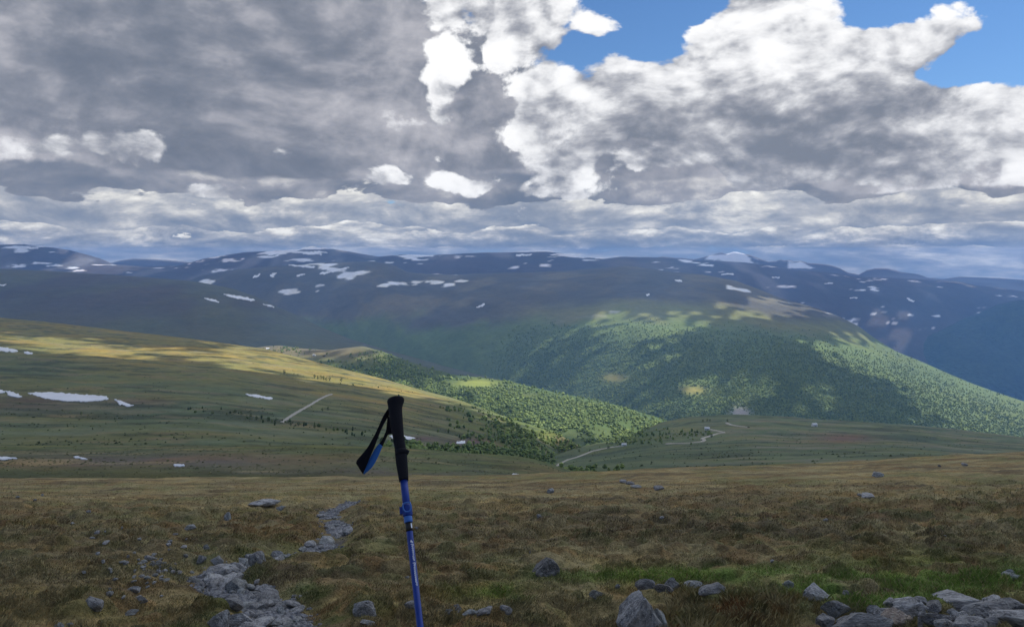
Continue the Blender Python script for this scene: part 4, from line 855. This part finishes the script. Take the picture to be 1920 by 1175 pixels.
# stones on the edge of the moor, far right: pale, small
for px, py, w, h, lab in ((1182,908,16,5,'pale stone left of a pair on the far moor edge'), (1170,905,16,5,'flat pale stone, leftmost of the row on the far moor edge'), (1192,914,20,4,'long flat stone under the pair on the far moor edge'), (1236,917,20,5,'flat pale stone, rightmost of the row on the far moor edge'), (1032,924,16,7,'grey stone on the far moor, nearest the pole'), (1650,893,26,8,'wide pale stone on the right moor crest'), (1810,873,12,5,'white stone on the right moor crest'), (1762,875,6,4,'white pebble left of the white stone on the right moor crest'), (1630,933,24,6,'pale flat slab in the middle of the right moor'), (1612,930,10,5,'round pale stone beside the flat slab on the right moor')):
    put_stone(px, py, w, h, lab, 'stone', None, None, None, cat='stone')
# loose stones of the brook and of the stony patch
n_in = 0
bt = np.random.default_rng(4).permutation(np.linspace(4, 139, 700))
for t in bt:
    if n_in >= 125: break
    i0 = int(t); a = BROOK[min(i0, 139)]; off = random.gauss(0, .24); X0, Y0 = a[0]+off, a[1]+random.uniform(-.2, .2)
    if Y0 < 8.7 or random.random() < .15 + .25*(Y0 > 24): continue
    px = CXP+F_PX*X0/Y0; L = LAYERS['moor_ground']; ci = int(round((px-L['cols'][0])/L['step'])); z = np.interp(Y0, L['Y'][:, ci], L['Z'][:, ci])
    o = bpy.data.objects.new('stone', random.choice(SMALL)); COL.objects.link(o); w = random.uniform(.11, .22)+.24*random.random()**3; o.scale = (w, w*random.uniform(.6, 1), w*random.uniform(.3, .65)); o.location = (X0, Y0, z-.02*random.random())
    o.rotation_euler = (random.uniform(-.35, .35), random.uniform(-.35, .35), random.uniform(0, 6.28)); tag(o, 'angular grey stone lying loose in the dry brook bed', 'stone', 'loose stones in the dry brook'); n_in += 1
for k in range(62):
    px, py = random.gauss(270, 55), random.gauss(1068, 34)
    if not (150 < px < 365 and 990 < py < 1160): continue
    put_stone(px, py, random.uniform(5, 15), random.uniform(2.5, 4.5), 'small flat stone in the trodden stony patch left of the brook', 'stone', 'small stones of the stony patch')
for k in range(22):
    px, py = random.uniform(0, 1900), random.uniform(915, 1165)
    if 360 < px < 680 or (1500 < px and py > 1100): continue
    put_stone(px, py, random.uniform(4, 11), random.uniform(2.5, 4.5), 'small pale stone poking out of the moor grass', 'stone', 'small stones scattered on the moor')
# gravel between the brook stones
r = np.random.default_rng(77); N = 5200; t = r.uniform(0, 138.9, N); i0 = t.astype(int); w = (t-i0)[:, None]; c = BROOK[i0]*(1-w)+BROOK[i0+1]*w; c = c+r.normal(0, .19, (N, 2)); c = c[(c[:, 1] > 8.4) & (fbm(c[:, 0]/2.6, c[:, 1]/2.2, 4, 131)+.5*fbm(c[:, 0]/.8, c[:, 1]/.7, 3, 133) > -.22)]
L = LAYERS['moor_ground']; ci = np.clip(np.round((CXP+F_PX*c[:, 0]/c[:, 1]-L['cols'][0])/L['step']).astype(int), 0, len(L['cols'])-1)
z = np.array([np.interp(c[j, 1], L['Y'][:, ci[j]], L['Z'][:, ci[j]]) for j in range(len(c))]); N = len(c)
v, f = ICO[1]; sc_ = r.uniform(.02, .085, (N, 1, 1))*(1+.02*np.maximum(0, c[:, 1]-10))[:, None, None]; vv = v[None]*(1+r.uniform(-.35, .3, (N, len(v), 1)))*sc_*np.array([1, .9, .6])+np.stack([c[:, 0], c[:, 1], z], 1)[:, None]
gv = new_mesh('brook_gravel', vv.reshape(-1, 3), (f[None]+np.arange(N)[:, None, None]*len(v)).reshape(-1, 3), m_gr, False); tag(gv, 'grey gravel filling the dry brook bed', 'gravel', kind='stuff')

# ================================================================== grass and heather
m_grass, b = material('moor_grass'); c = attr(); link(c, b.inputs['Base Color']); b.inputs['Roughness'].default_value = .75
def blades(name, n, box, hmin, hmax, wid, seed, label, keep=None, bend=1.0):
    r = np.random.default_rng(seed); px = r.uniform(box[0], box[2], n); py = r.uniform(box[1], box[3], n)
    P, ok = hit('moor_ground', px, py); d = brook_dist(P[:, 0], P[:, 1]); ok &= d > .42+.1*r.standard_normal(n)
    cl = fbm(P[:, 0]/.55, P[:, 1]/.5, 3, 171); ok &= r.random(n) < .25+.75*sstep(cl, -.6, .1)
    if keep is not None: ok &= keep(px, py, r)
    P = P[ok]; px = px[ok]; py = py[ok]; cl = cl[ok]; n = len(P)
    col = A_cover(P[:, 0][None], P[:, 1][None], P[:, 2][None], px[None], py[None])[0]
    u = r.random(n); col = col*(.8+.8*r.random((n, 1))); s = u < .20; col[s] = np.array(STRAW)*(.7+.7*r.random((s.sum(), 1))); s = u > .97; col[s] = np.array(RUST)*(.6+.7*r.random((s.sum(), 1)))
    H = r.uniform(hmin, hmax, n)*(.6+.8*np.clip(cl+.5, 0, 1)); Wd = wid*(P[:, 1]/9.0)*r.uniform(.6, 1.3, n)*.5; a = r.uniform(0, 2*pi, n); la = r.normal(1.0, 1.3, n)
    dx_ = np.cos(a)*Wd; dy_ = np.sin(a)*Wd*.4; bx_ = np.cos(la)*H*bend*r.random(n); by_ = np.sin(la)*H*bend*r.random(n); z0 = P[:, 2]-.01
    v = np.stack([np.stack([P[:, 0]-dx_, P[:, 1]-dy_, z0], 1), np.stack([P[:, 0]+dx_, P[:, 1]+dy_, z0], 1), np.stack([P[:, 0]+dx_*.6+bx_*.35, P[:, 1]+by_*.35, z0+H*.6], 1), np.stack([P[:, 0]+bx_, P[:, 1]+by_, z0+H], 1)], 1)
    f = (np.array([(0, 1, 2), (0, 2, 3)])[None]+np.arange(n)[:, None, None]*4).reshape(-1, 3)
    return tag(new_mesh(name, v.reshape(-1, 3), f, m_grass, False, np.repeat(col, 4, 0)), label, 'grass', kind='stuff')
blades('moor_grass', 200000, (-120, 1000, 2040, 1215), .018, .055, .009, 1, 'brown and straw coloured moor grass in the foreground')
blades('moor_grass_far', 80000, (-120, 900, 2040, 1010), .03, .07, .010, 2, 'brown heath and grass farther down the moor')
blades('green_grass', 30000, (1050, 1050, 2040, 1160), .03, .09, .008, 3, 'longer green grass at the lower right', keep=lambda px, py, r: r.random(len(px)) < np.clip(gauss(px, py, 1780, 1095, 260, 34)+gauss(px, py, 1330, 1110, 160, 20), 0, 1))
blades('rusty_heather', 16000, (1250, 1115, 1500, 1195), .05, .13, .016, 4, 'rusty heather clump right of the tall boulder', keep=lambda px, py, r: r.random(len(px)) < np.clip(gauss(px, py, 1370, 1152, 110, 26)*1.3, 0, 1))
# ================================================================== trekking pole
P_TOP = np.array([(740-CXP)/F_PX*2.10, 2.10, z_of(748, 2.10)]); P_LOW = np.array([(788-CXP)/F_PX*1.75, 1.75, z_of(1175, 1.75)])
ax = (P_TOP-P_LOW)/np.linalg.norm(P_TOP-P_LOW); LEN = 1.25; tip = P_TOP-ax*LEN
pole = empty('trekking_pole', tip); tag(pole, 'blue trekking pole with black foam grip and wrist strap standing in the turf', 'trekking pole')
right = np.array([1.0, 0, 0]); right -= ax*(right@ax); right /= np.linalg.norm(right); fwd = np.cross(ax, right)   # local x right, y away, z along the pole
pole.rotation_mode = 'QUATERNION'; pole.rotation_quaternion = mathutils.Matrix((right, fwd, ax)).transposed().to_quaternion()
def simple(name, c, rough, metal=0.0, spec=.4, grain=0.0, gs=300):
    m, b = material(name); n = noise(objco(), gs, 3, .6); k = (n-.5)*.5+1.0; link(mulc(vec(k, k, k), V(rgbnode(c))), b.inputs['Base Color']); b.inputs['Roughness'].default_value = rough; b.inputs['Metallic'].default_value = metal; b.inputs['Specular IOR Level'].default_value = spec
    if grain: bump(b, n, .6, grain)
    return m
m_foam = simple('black_foam', (.010, .010, .013), .85, 0, .15, .0008, 900); m_blue = simple('blue_anodised', (.008, .034, .21), .42, .25, .4, 0, 60); m_pblue = simple('blue_plastic', (.04, .14, .42), .45); m_black = simple('black_print', (.008, .008, .010), .5)
m_white = simple('white_print', (.75, .76, .80), .5); m_strap = simple('black_webbing', (.010, .010, .015), .9, 0, .1, .0005, 700); m_sblue = simple('blue_webbing', (.035, .13, .40), .85, 0, .1, .0004, 700); m_steel = simple('tip_steel', (.4, .4, .4), .4, 1.0)
def along(py):      # photo row -> distance up the pole from the tip
    t = np.linspace(0, LEN, 4000); P = tip[None]+ax[None]*t[:, None]; y = HY-F_PX*P[:, 2]/P[:, 1]; return float(np.interp(-py, -y, t))
def lathe(name, prof, mat, sides=28, parent=None):
    v = []; f = []
    for h, rx, ry, ox in prof:
        for s in range(sides): a = 2*pi*s/sides; v.append((ox+rx*math.cos(a), ry*math.sin(a), h))
    for k in range(len(prof)-1):
        for s in range(sides): f.append((k*sides+s, k*sides+(s+1) % sides, (k+1)*sides+(s+1) % sides, (k+1)*sides+s))
    f += [tuple(range(sides))[::-1], tuple(range((len(prof)-1)*sides, len(prof)*sides))]
    o = new_mesh(name, v, f, mat, True); o.parent = parent or pole; return o
A = along
grip_rows = [(901,8.2,0),(896,8.6,0),(880,9.6,0),(866,10.4,0),(853,10.6,.3),(846,10.4,.3),(838,10.0,0),(825,10.2,-.6),(814,10.4,-1.0),(800,11.4,-1.4),(786,12.2,-1.4),(775,12.4,-1.2),(766,12.8,-.8),(760,14.0,.2),(755,15.6,1.2),(751,16.2,1.6),(748.5,15.0,1.6),(747.2,11.0,1.2),(746.6,4.0,.8)]
kpx = lambda py: (tip+ax*A(py))[1]/F_PX
lathe('grip', [(A(max(py, 748)) + (max(0, 748-py))*.0014, w*kpx(755), w*kpx(755)*.92, o*kpx(755)) for py, w, o in grip_rows], m_foam)
lathe('grip_collar', [(A(854), 10.7*.0015, .015, .0008), (A(850.5), .0185, .0168, .0032), (A(848), .0195, .0170, .0040), (A(846), .0175, .0160, .0030), (A(844), .0152, .0150, .0008)], m_foam)
lathe('upper_shaft', [(A(962), .0095, .0095, 0), (A(898), .0097, .0097, 0)], m_blue)
clamp = lathe('clamp', [(A(968), .0112, .0112, 0), (A(966), .0128, .0128, 0), (A(950), .0132, .0132, 0), (A(946), .0118, .0118, 0)], m_blue)
hub = boxmesh('clamp_hinge', -.0185, -.010, -.006, .006, A(962), A(949), m_blue, clamp)
def tube_loop(name, pts, rad, mat, par):
    pts = [mathutils.Vector(p) for p in pts]; n = len(pts); v = []; f = []; sd = 8
    for i_ in range(n):
        t = (pts[(i_+1) % n]-pts[i_-1]).normalized(); u = t.cross(mathutils.Vector((0, 1, 0))).normalized(); w_ = t.cross(u)
        for s in range(sd): a = 2*pi*s/sd; v.append(pts[i_]+u*rad*math.cos(a)+w_*rad*math.sin(a)*.8)
    for i_ in range(n):
        for s in range(sd): f.append((i_*sd+s, i_*sd+(s+1) % sd, ((i_+1) % n)*sd+(s+1) % sd, ((i_+1) % n)*sd+s))
    o = new_mesh(name, [tuple(q) for q in v], f, mat, True); o.parent = par; return o
zc = (A(946)+A(963))/2; hh = (A(946)-A(963))/2
tube_loop('clamp_lever', [(x*.0098+.0015, -.0150, zc+z*hh) for x, z in ((-.9, .95), (0, 1.05), (.9, .95), (1.02, .4), (1.0, -.2), (.75, -.8), (.1, -1.0), (-.55, -.85), (-.95, -.3), (-1.02, .4))], .0021, m_pblue, clamp)
lathe('clamp_ring', [(A(979.5), .0100, .0100, 0), (A(978), .0106, .0106, 0), (A(970), .0108, .0108, 0), (A(968.2), .0102, .0102, 0)], m_pblue)
lower = lathe('lower_shaft', [(A(1175)-.42, .0078, .0078, 0), (A(979), .0082, .0082, 0)], m_blue)
band = lathe('black_band', [(A(996), .0084, .0084, 0), (A(979.6), .0084, .0084, 0)], m_black, parent=pole)
# lettering printed down the shaft (too small to be read in the photograph: a mark and two words)
def prints(name, rows, mat, par, rad, a0):
    v = []; f = []
    for (z0, z1, b0, b1) in rows:
        k = len(v)
        for zz in (z0, z1):
            for q in range(4): an = a0+b0+(b1-b0)*q/3; v.append((rad*math.cos(an), rad*math.sin(an), zz))
        for q in range(3): f.append((k+q, k+q+1, k+q+5, k+q+4))
    o = new_mesh(name, v, f, mat); o.parent = par; return o
rows = []; z = A(1013.5)
rows += [(z-.0025, z, -.30, -.05), (z-.0055, z-.003, -.45, .25), (z-.0075, z-.006, -.10, .35)]
z = A(1021); r2 = random.Random(5)
for word in (9, 12):
    for k in range(word):
        big = .42 if k == 0 else .26; h = .0034 if k else .0046
        rows += [(z-h*.35, z, -big, big), (z-h, z-h*.35, -big, -big+.16) if r2.random() < .6 else (z-h, z-h*.35, big-.16, big), (z-h, z-h*.7, -big*.4, big)]; z -= h+.0011
    z -= .0035
prints('lettering', rows, m_white, lower, .00832, -1.15); prints('size_mark', [(A(991), A(982), -.3, .3)], m_white, band, .00852, -.55)
lathe('tip', [(0, .002, .002, 0), (.02, .004, .004, 0), (.06, .0055, .0055, 0), (.10, .0082, .0082, 0)], m_steel)
# wrist strap: two bands of webbing that meet at the hanging end
def px_local(px, py, Yd):
    w = np.array([(px-CXP)/F_PX*Yd, Yd, z_of(py, Yd)])-tip; return np.array([w@right, w@fwd, w@ax])
def ribbon(name, Ledge, Redge, Y0, Y1, mat, par, th=.0016, belly=.0):
    n = 26; t = np.linspace(0, 1, n); La, Ra = np.array(Ledge, float), np.array(Redge, float)
    def samp(E, t):
        s = np.concatenate([[0], np.cumsum(np.hypot(*np.diff(E, axis=0).T))]); s /= s[-1]; return np.stack([smooth_end(np.interp(t, s, E[:, 0])), smooth_end(np.interp(t, s, E[:, 1]))], 1)
    def smooth_end(a): q = a.copy(); q[1:-1] = (a[:-2]+2*a[1:-1]+a[2:])/4; return q
    l, r_ = samp(La, t), samp(Ra, t); v = []; f = []
    for k in range(n):
        Yd = Y0+(Y1-Y0)*t[k]+belly*math.sin(pi*t[k])
        a = px_local(*l[k], Yd-.004); b_ = px_local(*r_[k], Yd+.004); m_ = (a+b_)/2; m_[1] -= .0015
        for q in (a, m_, b_): v.append(q)
        for q in (a, m_, b_): v.append(q+np.array([0, th, 0]))
    for k in range(n-1):
        o = k*6; p_ = o+6
        f += [(o, o+1, p_+1, p_), (o+1, o+2, p_+2, p_+1), (o+4, o+3, p_+3, p_+4), (o+5, o+4, p_+4, p_+5), (o+3, o, p_, p_+3), (o+2, o+5, p_+5, p_+2)]
    f += [(0, 3, 4, 1), (1, 4, 5, 2), ((n-1)*6, (n-1)*6+1, (n-1)*6+4, (n-1)*6+3), ((n-1)*6+1, (n-1)*6+2, (n-1)*6+5, (n-1)*6+4)]
    o = new_mesh(name, v, f, mat, True); o.parent = par; return o
strap = ribbon('strap', [(729,763),(718,780),(705,810),(689,839),(677,853),(666.5,865),(667.5,868)], [(731,775),(722,790),(714,806),(703,835),(691,863),(685,878),(680,888)], 2.085, 2.05, m_strap, pole, belly=-.01)
ribbon('strap_return', [(727,776),(725.5,792),(724,807),(716,825),(711,831)], [(738,800),(736,812),(727,814),(721,828),(717,836)], 2.10, 2.085, m_strap, pole)
ribbon('strap_lining', [(711,831),(702,842),(692,861),(684,874),(680,884)], [(717,836),(709,855),(703,867),(696,877),(682,889)], 2.085, 2.060, m_sblue, strap)
